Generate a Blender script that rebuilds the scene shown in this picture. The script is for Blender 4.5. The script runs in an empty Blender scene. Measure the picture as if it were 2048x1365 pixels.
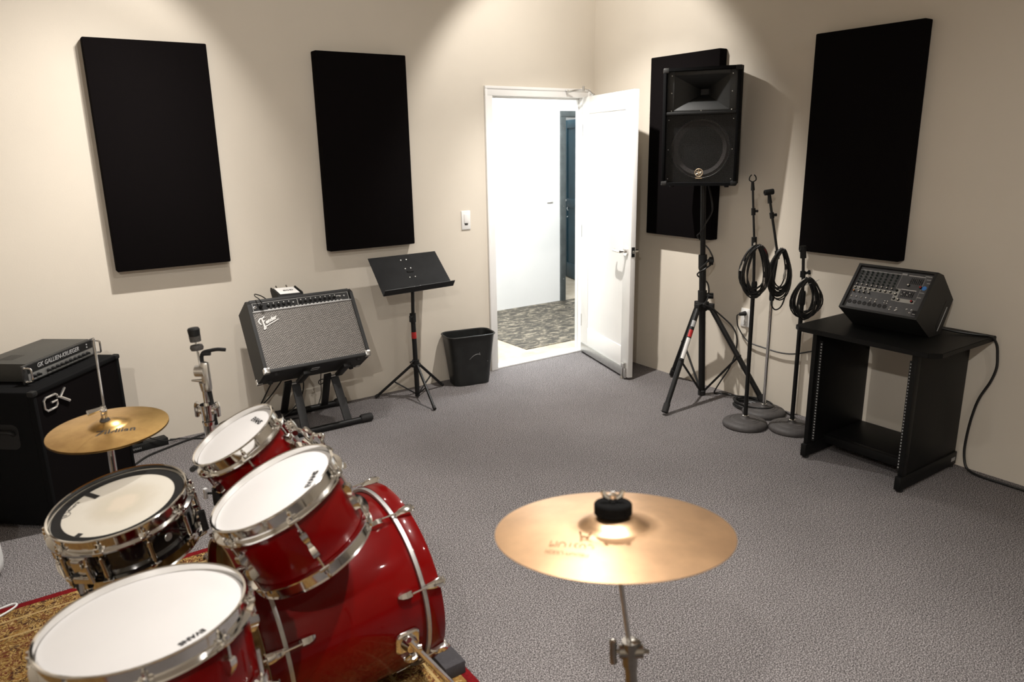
import bpy, bmesh, math, random
from mathutils import Vector, Matrix
random.seed(7)
S = bpy.context.scene
COL = S.collection
PI = math.pi

# ------------------------------------------------------------------ camera
cam_d = bpy.data.cameras.new('camera'); cam = bpy.data.objects.new('camera', cam_d); COL.objects.link(cam)
right = Vector((0.82176292, -0.56957679, -0.01697033))
down = Vector((-0.15859922, -0.20001311, -0.96687178))
fwd = Vector((0.54731343, 0.79723086, -0.25469779))
m = Matrix((( right.x, -down.x, -fwd.x, -4.01906217),
            ( right.y, -down.y, -fwd.y, -4.65215341),
            ( right.z, -down.z, -fwd.z, 1.69070865), (0, 0, 0, 1)))
cam.matrix_world = m
cam_d.sensor_width = 36.0
cam_d.lens = 1478.386 / 2048 * 36.0
cam_d.clip_start = 0.05; cam_d.clip_end = 60
cam_d.dof.use_dof = True
cam_d.dof.focus_distance = 4.2
cam_d.dof.aperture_fstop = 3.2
S.camera = cam

# ------------------------------------------------------------------ world, exposure
w = bpy.data.worlds.new('world'); S.world = w; w.use_nodes = True
w.node_tree.nodes['Background'].inputs[0].default_value = (0.9, 0.92, 1.0, 1)
w.node_tree.nodes['Background'].inputs[1].default_value = 0.02
S.view_settings.view_transform = 'Standard'
S.view_settings.look = 'None'
S.view_settings.exposure = 0.0
S.view_settings.gamma = 1.0
S.view_settings.use_curve_mapping = False

# ------------------------------------------------------------------ lights (ceiling spots, added fill beams, corridor fixture)
WARM = (1.0, 0.955, 0.90)
def spot(loc, aim, power, angle, blend=0.12, radius=0.024, colour=WARM):
    l = bpy.data.lights.new('ceiling_or_fill_spot', 'SPOT'); l.energy = power; l.color = colour
    l.spot_size = math.radians(angle); l.spot_blend = blend; l.shadow_soft_size = radius
    o = bpy.data.objects.new('ceiling_or_fill_spot', l); COL.objects.link(o); o.location = loc
    o.rotation_euler = Vector(aim).to_track_quat('-Z', 'Y').to_euler()
    return o
CEIL = 2.92
# each of the first two lamps: a main beam plus its softer spill
# each of the first two lamps: a main beam plus its softer spill
# each of the first two lamps: a main beam plus its softer spill
# each of the first two lamps: a main beam plus its softer spill
# each of the first two lamps: a main beam plus its softer spill
# each of the first two lamps: a main beam plus its softer spill
spot((-1.10, -1.00, 2.85), (0.0, 0.0, -1.0), 150, 100, 1.0)           # by the door corner
spot((-1.10, -1.00, 2.85), (0.42, 0.15, -1.0), 165, 92, 1.0)
spot((-1.10, -1.00, 2.85), (0.66, 0.62, -1.0), 50, 120, 0.35)
spot((-3.00, -1.00, 2.85), (-0.3, 0.0, -1.0), 130, 90, 1.0)         # over the bass stack
spot((-3.00, -1.00, 2.85), (-0.5, 0.25, -1.0), 145, 100, 1.0)
spot((-3.10, -1.00, 2.85), (-0.66, 0.50, -1.0), 44, 119, 0.35)
spot((-2.75, -2.95, 2.85), (0.0, 0.0, -1.0), 175, 104, 1.0)           # over the drum kit
spot((-2.75, -2.95, 2.85), (0.0, 1.0, -0.10), 26, 64, 1.0)  # beam added to lift the upper back wall
spot((-2.75, -2.95, 2.85), (0.1, 1.0, -0.30), 54, 90, 1.0)  # wider added beam, also brightens the back wall
spot((-2.70, -3.55, 2.85), (0.1, 0.1, -1.0), 240, 82, 1.0)            # over the foreground
spot((-4.80, -4.90, 2.85), (0.0, 0.0, -1.0), 175, 178, 0.4)           # behind the camera, flood added as general fill
spot((-1.10, -4.90, 2.85), (0.0, 0.0, -1.0), 28, 178, 0.4)  # weak flood added as fill for the lower right wall
spot((-1.10, -1.00, 2.85), (-0.95, -0.75, -1.0), 55, 80, 0.8)        # long throw from the corner lamp across the kit
def area(loc, aim, power, sx, sy, colour):
    l = bpy.data.lights.new('corridor_light', 'AREA'); l.energy = power; l.color = colour
    l.shape = 'RECTANGLE'; l.size = sx; l.size_y = sy
    o = bpy.data.objects.new('corridor_light', l); COL.objects.link(o); o.location = loc
    o.rotation_euler = Vector(aim).to_track_quat('-Z', 'Y').to_euler()
area((-0.3, 0.40, 2.84), (0, 0.25, -1), 150, 2.4, 0.3, (0.93, 0.98, 1.0))
area((1.9, 2.9, 2.6), (0, 0, -1), 30, 1.0, 0.6, (0.93, 0.98, 1.0))

# ------------------------------------------------------------------ materials
MATS = {}
def nodes(name):
    mt = bpy.data.materials.new(name); mt.use_nodes = True
    nt = mt.node_tree; b = nt.nodes['Principled BSDF']
    return mt, nt, b
def N(nt, t, **kw):
    n = nt.nodes.new(t)
    for k, v in kw.items(): setattr(n, k, v)
    return n
def coords(nt, scale=(1, 1, 1)):
    tc = N(nt, 'ShaderNodeTexCoord'); mp = N(nt, 'ShaderNodeMapping')
    nt.links.new(tc.outputs['Object'], mp.inputs['Vector']); mp.inputs['Scale'].default_value = scale
    return mp.outputs['Vector']
def noise(nt, vec, scale, detail=3, rough=.55, dist=0):
    n = N(nt, 'ShaderNodeTexNoise'); nt.links.new(vec, n.inputs['Vector'])
    n.inputs['Scale'].default_value = scale; n.inputs['Detail'].default_value = detail
    n.inputs['Roughness'].default_value = rough; n.inputs['Distortion'].default_value = dist
    return n.outputs['Fac']
def ramp(nt, fac, stops, interp='LINEAR'):
    r = N(nt, 'ShaderNodeValToRGB'); nt.links.new(fac, r.inputs['Fac']); cr = r.color_ramp
    cr.interpolation = interp
    while len(cr.elements) < len(stops): cr.elements.new(0.5)
    for e, (p, c) in zip(cr.elements, stops): e.position = p; e.color = (*c, 1) if len(c) == 3 else c
    return r.outputs['Color']
def bump(nt, b, fac, strength, dist=0.002):
    n = N(nt, 'ShaderNodeBump'); n.inputs['Strength'].default_value = strength; n.inputs['Distance'].default_value = dist
    nt.links.new(fac, n.inputs['Height']); nt.links.new(n.outputs['Normal'], b.inputs['Normal'])
def mat(name, col, rough=.5, metal=0., var=.12, scale=30, bmp=0., bscale=None, coat=0., spec=None):
    """plain procedural material: colour with slight noise mottling, optional fine relief"""
    if name in MATS: return MATS[name]
    mt, nt, b = nodes(name); v = coords(nt)
    f = noise(nt, v, scale)
    lo = tuple(max(0, c * (1 - var)) for c in col); hi = tuple(min(1, c * (1 + var)) for c in col)
    nt.links.new(ramp(nt, f, [(0.3, lo), (0.7, hi)]), b.inputs['Base Color'])
    b.inputs['Roughness'].default_value = rough; b.inputs['Metallic'].default_value = metal
    if coat: b.inputs['Coat Weight'].default_value = coat; b.inputs['Coat Roughness'].default_value = .06
    if spec is not None: b.inputs['Specular IOR Level'].default_value = spec
    if bmp: bump(nt, b, noise(nt, v, bscale or scale * 8, 2), bmp)
    MATS[name] = mt
    return mt

# painted wall
def wall_mat(name, c):
    mt, nt, b = nodes(name); v = coords(nt)
    f = noise(nt, v, 1.3, 4)
    nt.links.new(ramp(nt, f, [(0.3, tuple(x * .97 for x in c)), (0.7, tuple(x * 1.03 for x in c))]), b.inputs['Base Color'])
    b.inputs['Roughness'].default_value = .75
    b.inputs['Specular IOR Level'].default_value = .25
    bump(nt, b, noise(nt, v, 140, 3), .12, .002)
    return mt
M_WALL = wall_mat('cream_wall_paint', (0.685, 0.625, 0.535))
M_HALL = wall_mat('white_hall_paint', (0.80, 0.80, 0.79))
M_CEIL = wall_mat('ceiling_paint', (0.78, 0.75, 0.70))

# loop carpet
def carpet_mat():
    mt, nt, b = nodes('grey_loop_carpet'); v = coords(nt)
    f1 = noise(nt, v, 230, 2, .75); f2 = noise(nt, v, 95, 3, .7); f3 = noise(nt, v, 2.2, 3)
    c1 = ramp(nt, f1, [(0.38, (0.022, 0.020, 0.0205)), (0.50, (0.165, 0.153, 0.153)), (0.62, (0.53, 0.496, 0.492))])
    c2 = ramp(nt, f2, [(0.35, (0.62, 0.60, 0.60)), (0.65, (1, 1, 1))])
    mx = N(nt, 'ShaderNodeMix', data_type='RGBA', blend_type='MULTIPLY'); mx.inputs[0].default_value = .75
    nt.links.new(c1, mx.inputs[6]); nt.links.new(c2, mx.inputs[7])
    c3 = ramp(nt, f3, [(0.35, (0.90, 0.90, 0.90)), (0.65, (1, 1, 1))])
    my = N(nt, 'ShaderNodeMix', data_type='RGBA', blend_type='MULTIPLY'); my.inputs[0].default_value = 1
    nt.links.new(mx.outputs[2], my.inputs[6]); nt.links.new(c3, my.inputs[7])
    nt.links.new(my.outputs[2], b.inputs['Base Color'])
    b.inputs['Roughness'].default_value = .95; b.inputs['Specular IOR Level'].default_value = .1
    bump(nt, b, f1, .8, .006)
    return mt
M_CARPET = carpet_mat()

def rug_mat():
    mt, nt, b = nodes('persian_rug_pile'); v = coords(nt)
    # curling arabesque: contour bands of a distorted noise, over a second, larger motif
    n1 = noise(nt, v, 20, 2, .5, 2.4); n2 = noise(nt, v, 9, 2, .5, 1.2); n3 = noise(nt, v, 55, 2, .6, 1.0)
    band = ramp(nt, n1, [(0.0, (0, 0, 0)), (0.41, (0, 0, 0)), (0.43, (1, 1, 1)), (0.47, (1, 1, 1)), (0.495, (0, 0, 0)), (0.56, (0, 0, 0)), (0.58, (1, 1, 1)), (0.66, (0, 0, 0))], 'CONSTANT')
    ground = ramp(nt, n2, [(0.0, (0.10, 0.028, 0.014)), (0.42, (0.13, 0.055, 0.018)), (0.50, (0.055, 0.022, 0.012)), (0.58, (0.20, 0.10, 0.028))], 'CONSTANT')
    gold = ramp(nt, n3, [(0.35, (0.19, 0.115, 0.028)), (0.55, (0.34, 0.225, 0.080)), (0.7, (0.46, 0.33, 0.155))])
    mx = N(nt, 'ShaderNodeMix', data_type='RGBA'); nt.links.new(band, mx.inputs[0])
    nt.links.new(ground, mx.inputs[6]); nt.links.new(gold, mx.inputs[7])
    nt.links.new(mx.outputs[2], b.inputs['Base Color'])
    b.inputs['Roughness'].default_value = .95; b.inputs['Specular IOR Level'].default_value = .1
    bump(nt, b, noise(nt, v, 300, 2), .5, .003)
    return mt
M_RUG = rug_mat()
M_RUGRED = mat('rug_red_binding', (0.13, 0.005, 0.007), .95, var=.25, scale=160, bmp=.4, spec=.1)

def concrete_mat():
    mt, nt, b = nodes('bare_concrete'); v = coords(nt)
    f = noise(nt, v, 5, 6, .65)
    nt.links.new(ramp(nt, f, [(0.3, (0.34, 0.28, 0.20)), (0.7, (0.50, 0.44, 0.35))]), b.inputs['Base Color'])
    b.inputs['Roughness'].default_value = .85; return mt
def wornfloor_mat():
    mt, nt, b = nodes('worn_dark_floor_tile'); v = coords(nt, (1.3, 2.6, 1))
    f = noise(nt, v, 7.0, 10, .78, .6)
    nt.links.new(ramp(nt, f, [(0.36, (0.014, 0.012, 0.009)), (0.50, (0.062, 0.054, 0.040)), (0.58, (0.22, 0.19, 0.14)), (0.68, (0.42, 0.38, 0.29))]), b.inputs['Base Color'])
    b.inputs['Roughness'].default_value = .6; return mt
M_CONC = concrete_mat(); M_WORN = wornfloor_mat()

M_WHITE = mat('white_gloss_paint', (0.84, 0.83, 0.81), .38, var=.02, scale=4)
M_FABRIC = mat('black_acoustic_fabric', (0.0050, 0.0040, 0.0042), .95, var=.3, scale=500, bmp=.3, bscale=900, spec=.04)
M_BLACK = mat('black_powder_coat', (0.007, 0.007, 0.0072), .45, var=.2, scale=90, spec=.35)
M_BLACKMATTE = mat('black_matte_plastic', (0.008, 0.008, 0.008), .62, var=.2, scale=60, spec=.3)
M_TOLEX = mat('black_textured_vinyl', (0.010, 0.010, 0.010), .6, var=.3, scale=300, bmp=.5, bscale=420)
M_CARPETBOX = mat('black_box_carpet', (0.0055, 0.0055, 0.0058), .9, var=.3, scale=500, bmp=.5, bscale=700, spec=.08)
M_LAM = mat('black_laminate', (0.0042, 0.0042, 0.0042), .5, var=.15, scale=40, spec=.22)
M_RUBBER = mat('black_rubber', (0.012, 0.011, 0.011), .75, var=.2, scale=80)
M_CABLE = mat('black_cable_jacket', (0.010, 0.010, 0.010), .42, var=.2, scale=80)
M_CHROME = mat('chrome', (0.80, 0.79, 0.77), .09, 1.0, var=.03, scale=12)
M_STEEL = mat('brushed_steel', (0.62, 0.61, 0.59), .28, 1.0, var=.06, scale=60)
M_ALU = mat('dull_aluminium', (0.50, 0.50, 0.49), .42, .9, var=.06, scale=50)
M_RED = mat('red_lacquer', (0.115, 0.0, 0.0002), .32, 0., var=.10, scale=5, coat=.45, spec=.08)
M_SHELLBLK = mat('black_gloss_shell', (0.005, 0.0045, 0.0045), .12, var=.1, scale=8, coat=1.0)
M_HEAD = mat('white_drum_skin', (0.72, 0.705, 0.70), .5, var=.015, scale=6)
M_REFLECTHEAD = mat('clear_skin_rug_reflection', (0.10, 0.055, 0.016), .18, var=.15, scale=7)  # clear skin; the brown stands in for the reflected rug
M_WOODEDGE = mat('bare_hoop_edge', (0.24, 0.16, 0.07), .45, var=.3, scale=40)
M_BASE = mat('cast_iron_base', (0.050, 0.045, 0.044), .62, var=.15, scale=60, bmp=.15, bscale=200)
M_INK = mat('black_ink', (0.012, 0.012, 0.013), .6, var=.05)
M_FADEDINK = mat('faded_ink', (0.34, 0.21, 0.115), .4, .7, var=.4, scale=90)
M_WHITEINK = mat('white_print', (0.72, 0.71, 0.69), .5, var=.03)
M_GREYINK = mat('grey_print', (0.34, 0.34, 0.34), .5, var=.05)
M_GOLDINK = mat('gold_print', (0.72, 0.55, 0.37), .35, .5, var=.05)
M_SILVER = mat('silver_badge', (0.74, 0.73, 0.71), .25, .9, var=.04)
M_LEGGREY = mat('grey_powder_coat', (0.030, 0.031, 0.033), .5, var=.15, scale=60)
M_REDPLASTIC = mat('red_sticker', (0.42, 0.015, 0.015), .5, var=.1)
M_BLUE = mat('blue_sticker', (0.05, 0.22, 0.62), .5, var=.08)
M_ORANGE = mat('orange_cap', (0.75, 0.30, 0.06), .5, var=.05)
M_CREAMCAP = mat('cream_cap', (0.72, 0.68, 0.60), .5, var=.05)
M_TEAL = mat('teal_painted_door', (0.010, 0.045, 0.066), .5, var=.2, scale=4)
M_GREYFRAME = mat('grey_painted_frame', (0.085, 0.098, 0.100), .5, var=.25, scale=8)
M_BIN = mat('black_bin_plastic', (0.010, 0.0108, 0.0105), .42, var=.4, scale=14, bmp=.08)
M_FELT = mat('grey_felt', (0.07, 0.065, 0.06), .95, var=.3, scale=200, spec=.1)
M_PLATE = mat('white_switch_plate', (0.80, 0.79, 0.77), .35, var=.02)
M_FOAM = mat('dark_foam_block', (0.035, 0.032, 0.036), .9, var=.15, scale=120, bmp=.3)
M_WHITEPL = mat('white_plastic', (0.74, 0.75, 0.75), .4, var=.03)

def snare_skin():
    mt, nt, b = nodes('played_in_coated_skin')
    tc = N(nt, 'ShaderNodeTexCoord'); ln = N(nt, 'ShaderNodeVectorMath', operation='LENGTH')
    mp = N(nt, 'ShaderNodeMapping'); nt.links.new(tc.outputs['Object'], mp.inputs['Vector'])
    mp.inputs['Location'].default_value = (-0.01, 0.0, 0); mp.inputs['Scale'].default_value = (1, 1, 0)
    nt.links.new(mp.outputs['Vector'], ln.inputs[0])
    nz = noise(nt, mp.outputs['Vector'], 22, 4)
    ad = N(nt, 'ShaderNodeMath', operation='MULTIPLY_ADD'); nt.links.new(nz, ad.inputs[0]); ad.inputs[1].default_value = .05
    nt.links.new(ln.outputs['Value'], ad.inputs[2])
    c = ramp(nt, ad.outputs[0], [(0.055, (0.66, 0.58, 0.47)), (0.075, (0.58, 0.53, 0.43)), (0.10, (0.60, 0.55, 0.46)), (0.135, (0.66, 0.62, 0.54))])
    nt.links.new(c, b.inputs['Base Color']); b.inputs['Roughness'].default_value = .6
    return mt
M_SNARESKIN = snare_skin()

def bronze(name, base, dark):
    mt, nt, b = nodes(name)
    tc = N(nt, 'ShaderNodeTexCoord'); mp = N(nt, 'ShaderNodeMapping'); nt.links.new(tc.outputs['Object'], mp.inputs['Vector'])
    mp.inputs['Scale'].default_value = (1, 1, 0)
    ln = N(nt, 'ShaderNodeVectorMath', operation='LENGTH'); nt.links.new(mp.outputs['Vector'], ln.inputs[0])
    cx = N(nt, 'ShaderNodeCombineXYZ'); nt.links.new(ln.outputs['Value'], cx.inputs[0])
    rings = noise(nt, cx.outputs[0], 420, 2)
    f = noise(nt, mp.outputs['Vector'], 9, 5, .6)
    nt.links.new(ramp(nt, f, [(0.34, dark), (0.62, base)]), b.inputs['Base Color'])
    b.inputs['Metallic'].default_value = 1.0
    b.inputs['Roughness'].default_value = .34
    bump(nt, b, rings, .22, .001)
    return mt
M_CRASH = bronze('tarnished_bronze', (0.84, 0.54, 0.31), (0.68, 0.43, 0.25))
M_HAT = bronze('brassy_bronze', (0.62, 0.40, 0.15), (0.44, 0.26, 0.085))

def grille_cloth():
    mt, nt, b = nodes('silver_thread_grille_cloth'); v = coords(nt)
    sw = N(nt, 'ShaderNodeSeparateXYZ'); nt.links.new(v, sw.inputs[0])
    cb = N(nt, 'ShaderNodeCombineXYZ'); nt.links.new(sw.outputs[0], cb.inputs[0]); nt.links.new(sw.outputs[2], cb.inputs[1])
    br = N(nt, 'ShaderNodeTexBrick'); nt.links.new(cb.outputs[0], br.inputs['Vector'])
    br.inputs['Scale'].default_value = 1.0
    br.inputs['Brick Width'].default_value = .0145; br.inputs['Row Height'].default_value = .0068; br.inputs['Mortar Size'].default_value = .0021
    br.inputs['Color1'].default_value = (0.50, 0.465, 0.425, 1); br.inputs['Color2'].default_value = (0.34, 0.315, 0.285, 1); br.inputs['Mortar'].default_value = (0.03, 0.026, 0.024, 1)
    nt.links.new(br.outputs['Color'], b.inputs['Base Color']); b.inputs['Roughness'].default_value = .55
    bump(nt, b, br.outputs['Fac'], -.4, .002)
    return mt
M_CLOTH = grille_cloth()

def perforated():
    mt, nt, b = nodes('perforated_black_steel'); v = coords(nt)
    b.inputs['Base Color'].default_value = (0.014, 0.0135, 0.013, 1); b.inputs['Roughness'].default_value = .45
    sx_ = N(nt, 'ShaderNodeSeparateXYZ'); cx_ = N(nt, 'ShaderNodeCombineXYZ'); nt.links.new(v, sx_.inputs[0]); nt.links.new(sx_.outputs[0], cx_.inputs[0]); nt.links.new(sx_.outputs[2], cx_.inputs[1])
    vo = N(nt, 'ShaderNodeTexVoronoi', voronoi_dimensions='2D'); nt.links.new(cx_.outputs[0], vo.inputs['Vector']); vo.inputs['Scale'].default_value = 170; vo.inputs['Randomness'].default_value = 0.2
    a = ramp(nt, vo.outputs['Distance'], [(0.42, (0, 0, 0)), (0.48, (1, 1, 1))])
    nt.links.new(a, b.inputs['Alpha'])
    return mt
M_GRILLE = perforated()

# ------------------------------------------------------------------ mesh helpers (all add into a bmesh)
def B(): return bmesh.new()
def V(*a): return Vector(a)
def add_box(bm, c, s, bevel=0., rot=None, seg=2):
    t = bmesh.new(); bmesh.ops.create_cube(t, size=1)
    bmesh.ops.scale(t, vec=s, verts=t.verts)
    if bevel: bmesh.ops.bevel(t, geom=t.edges[:], offset=bevel, segments=seg, affect='EDGES', profile=.5)
    if rot is not None: bmesh.ops.transform(t, matrix=rot.to_4x4(), verts=t.verts)
    bmesh.ops.translate(t, vec=c, verts=t.verts); merge(bm, t); return bm
def merge(bm, t):
    me = bpy.data.meshes.new('tmp'); t.to_mesh(me); t.free(); bm.from_mesh(me); bpy.data.meshes.remove(me)
def bx(x0, x1, y0, y1, z0, z1, bevel=0., bm=None):
    bm = bm or B(); return add_box(bm, ((x0 + x1) / 2, (y0 + y1) / 2, (z0 + z1) / 2), (x1 - x0, y1 - y0, z1 - z0), bevel)
def frame_of(d):
    d = d.normalized(); u = Vector((0, 0, 1)) if abs(d.z) < .9 else Vector((1, 0, 0))
    x = d.cross(u).normalized(); y = d.cross(x).normalized(); return x, y
def add_tube(bm, pts, r, seg=10, closed=False, caps=True, radii=None):
    pts = [Vector(p) for p in pts]; n = len(pts); rings = []
    x = None
    for i in range(n):
        a = pts[(i - 1) % n] if (closed or i > 0) else pts[i]; b = pts[(i + 1) % n] if (closed or i < n - 1) else pts[i]
        d = (b - a)
        if d.length < 1e-9: d = Vector((0, 0, 1))
        d.normalize()
        if x is None: x, y = frame_of(d)
        else:
            x = (x - d * x.dot(d))
            if x.length < 1e-6: x, _ = frame_of(d)
            x.normalize()
        y = d.cross(x); rr = radii[i] if radii else r
        rings.append([bm.verts.new(pts[i] + rr * (math.cos(2 * PI * k / seg) * x + math.sin(2 * PI * k / seg) * y)) for k in range(seg)])
    for i in range(n if closed else n - 1):
        a = rings[i]; b = rings[(i + 1) % n]
        for k in range(seg): bm.faces.new((a[k], a[(k + 1) % seg], b[(k + 1) % seg], b[k]))
    if caps and not closed:
        bm.faces.new(rings[0][::-1]); bm.faces.new(rings[-1])
    return bm
def cyl(a, b, r, seg=16, r2=None, bm=None):
    return add_tube(bm or B(), [a, b], r, seg, radii=[r, r if r2 is None else r2])
def smooth_path(pts, k=6, closed=False):
    P = [Vector(p) for p in pts]; out = []; n = len(P)
    rng = range(n) if closed else range(n - 1)
    for i in rng:
        if closed: p0, p1, p2, p3 = P[i - 1], P[i], P[(i + 1) % n], P[(i + 2) % n]
        else: p0, p1, p2, p3 = P[max(i - 1, 0)], P[i], P[i + 1], P[min(i + 2, n - 1)]
        for j in range(k):
            t = j / k
            out.append(.5 * ((2 * p1) + (p2 - p0) * t + (2 * p0 - 5 * p1 + 4 * p2 - p3) * t * t + (3 * p1 - p0 - 3 * p2 + p3) * t ** 3))
    if not closed: out.append(P[-1])
    return out
def add_lathe(bm, prof, seg=48, mtx=None, closed=False):
    """revolve (r, z) about z; closed joins last to first profile point"""
    rings = []
    for r, z in prof:
        if r < 1e-6: rings.append([bm.verts.new((mtx @ Vector((0, 0, z))) if mtx else (0, 0, z))])
        else: rings.append([bm.verts.new((mtx @ Vector((r * math.cos(2 * PI * k / seg), r * math.sin(2 * PI * k / seg), z))) if mtx else (r * math.cos(2 * PI * k / seg), r * math.sin(2 * PI * k / seg), z)) for k in range(seg)])
    n = len(rings)
    for i in range(n if closed else n - 1):
        a, b = rings[i], rings[(i + 1) % n]
        for k in range(seg):
            k2 = (k + 1) % seg
            if len(a) == 1 and len(b) == 1: continue
            if len(a) == 1: bm.faces.new((a[0], b[k], b[k2]))
            elif len(b) == 1: bm.faces.new((a[k], b[0], a[k2]))
            else: bm.faces.new((a[k], b[k], b[k2], a[k2]))
    return bm
def lathe(prof, seg=48, mtx=None, closed=False): return add_lathe(B(), prof, seg, mtx, closed)
def axis_mtx(p, d):
    z = Vector(d).normalized(); x, y = frame_of(z); y = z.cross(x)
    return Matrix(((x.x, y.x, z.x, p[0]), (x.y, y.y, z.y, p[1]), (x.z, y.z, z.z, p[2]), (0, 0, 0, 1)))
def add_prism(bm, poly, a, b, axis):
    """poly of 2-D points extruded from a to b along axis 'x','y' or 'z'"""
    def p3(q, t): return {'x': (t, q[0], q[1]), 'y': (q[0], t, q[1]), 'z': (q[0], q[1], t)}[axis]
    t = bmesh.new()
    A = [t.verts.new(p3(q, a)) for q in poly]; Bv = [t.verts.new(p3(q, b)) for q in poly]; n = len(poly)
    t.faces.new(A[::-1]); t.faces.new(Bv)
    for i in range(n): t.faces.new((A[i], A[(i + 1) % n], Bv[(i + 1) % n], Bv[i]))
    bmesh.ops.recalc_face_normals(t, faces=t.faces); merge(bm, t); return bm
def bevel_all(bm, off, seg=2):
    bmesh.ops.bevel(bm, geom=bm.edges[:], offset=off, segments=seg, affect='EDGES'); return bm
def rounded_rect(w, h, r, n=5):
    out = []
    for cx, cy, a0 in ((w / 2 - r, h / 2 - r, 0), (-w / 2 + r, h / 2 - r, 90), (-w / 2 + r, -h / 2 + r, 180), (w / 2 - r, -h / 2 + r, 270)):
        for i in range(n + 1):
            a = math.radians(a0 + 90 * i / n); out.append((cx + r * math.cos(a), cy + r * math.sin(a)))
    return out
def add_loft(bm, rings, caps=(True, True)):
    R = [[bm.verts.new(p) for p in ring] for ring in rings]; n = len(R[0])
    for a, b in zip(R, R[1:]):
        for k in range(n): bm.faces.new((a[k], a[(k + 1) % n], b[(k + 1) % n], b[k]))
    if caps[0]: bm.faces.new(R[0][::-1])
    if caps[1]: bm.faces.new(R[-1])
    return bm

# ------------------------------------------------------------------ object helpers
def obj(name, bm, material, parent=None, angle=35, **props):
    bmesh.ops.recalc_face_normals(bm, faces=bm.faces)
    me = bpy.data.meshes.new(name); bm.to_mesh(me); bm.free()
    me.polygons.foreach_set('use_smooth', [True] * len(me.polygons)); me.set_sharp_from_angle(angle=math.radians(angle))
    me.materials.append(material)
    o = bpy.data.objects.new(name, me); COL.objects.link(o)
    if parent: o.parent = parent
    for k, v in props.items(): o[k] = v
    return o
def thing(name, label, cat, mtx=None, group=None):
    o = bpy.data.objects.new(name, None); COL.objects.link(o); o.empty_display_size = .05
    if mtx is not None: o.matrix_world = mtx if isinstance(mtx, Matrix) else Matrix.Translation(mtx)
    o['label'] = label; o['category'] = cat
    if group: o['group'] = group
    return o
def tag(o, label, cat, group=None):
    o['label'] = label; o['category'] = cat
    if group: o['group'] = group
    return o
def struct(name, bm, m, label=None, parent=None):
    o = obj(name, bm, m, parent)
    if not parent:
        o['kind'] = 'structure'
        if label: o['label'] = label
    return o
def loc_of(mtx):
    """world point -> local of a thing"""
    inv = mtx.inverted(); return lambda *p: inv @ Vector(p)
def text_mesh(body, size, extrude=.0004, shear=0., spacing=1., bold=0.):
    c = bpy.data.curves.new('t', 'FONT'); c.body = body; c.size = size; c.extrude = extrude; c.shear = shear
    c.space_character = spacing; c.align_x = 'CENTER'; c.align_y = 'CENTER'; c.resolution_u = 3; c.offset = bold
    o = bpy.data.objects.new('t', c); COL.objects.link(o)
    dg = bpy.context.evaluated_depsgraph_get(); dg.update()
    me = bpy.data.meshes.new_from_object(o.evaluated_get(dg))
    bpy.data.objects.remove(o); bpy.data.curves.remove(c)
    return me
def text(name, body, size, material, parent, origin, xdir, ydir, width=None, shear=0., extrude=.0004, bold=0., spacing=1.):
    """flat lettering lying in the plane of xdir / ydir at origin (parent's local space)"""
    me = text_mesh(body, size, extrude, shear, spacing, bold); me.name = name
    x = Vector(xdir).normalized(); z = x.cross(Vector(ydir)).normalized(); y = z.cross(x); k = 1.
    if width:
        xs = [v.co.x for v in me.vertices]; k = width / (max(xs) - min(xs))
    me.transform(Matrix(((x.x * k, y.x * k, z.x, origin[0]), (x.y * k, y.y * k, z.y, origin[1]), (x.z * k, y.z * k, z.z, origin[2]), (0, 0, 0, 1))))
    me.materials.clear(); me.materials.append(material)
    o = bpy.data.objects.new(name, me); COL.objects.link(o)
    if parent: o.parent = parent
    return o
def copy_tree(o, parent=None):
    c = o.copy(); COL.objects.link(c); c.parent = parent
    for ch in list(o.children): copy_tree(ch, c)
    return c
def set_mesh_of(name, o, parent, mtx=None):
    c = bpy.data.objects.new(name, o.data); COL.objects.link(c); c.parent = parent
    if mtx is not None: c.matrix_local = mtx
    return c

# =================================================================== SETTING
XL, YF, HB, WT = -6.2, -6.6, 1.76, .072
struct('floor', bx(XL, 0, YF, 0.0, -.05, 0), M_CARPET, 'grey speckled loop carpet of the rehearsal room')
struct('ceiling', bx(XL, .13, YF, WT, CEIL, CEIL + .05), M_CEIL, 'pale ceiling of the rehearsal room')
OX0, OX1, OH = -.968, -.122, 2.045
b = B(); bx(XL, OX0 - .02, 0, WT, 0, CEIL, bm=b); bx(OX1 + .02, .13, 0, WT, 0, CEIL, bm=b); bx(OX0 - .02, OX1 + .02, 0, WT, OH + .02, CEIL, bm=b)
struct('wall_back', b, M_WALL, 'cream wall with the open white door')
struct('wall_right', bx(0, .13, YF, 0, 0, CEIL), M_WALL, 'cream wall behind the loudspeaker and the mixer')
struct('wall_left', bx(XL - .13, XL, YF, WT, 0, CEIL), M_WALL, 'cream wall out of view on the left')
struct('wall_front', bx(XL, .13, YF - .13, YF, 0, CEIL), M_WALL, 'cream wall behind the camera')
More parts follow.
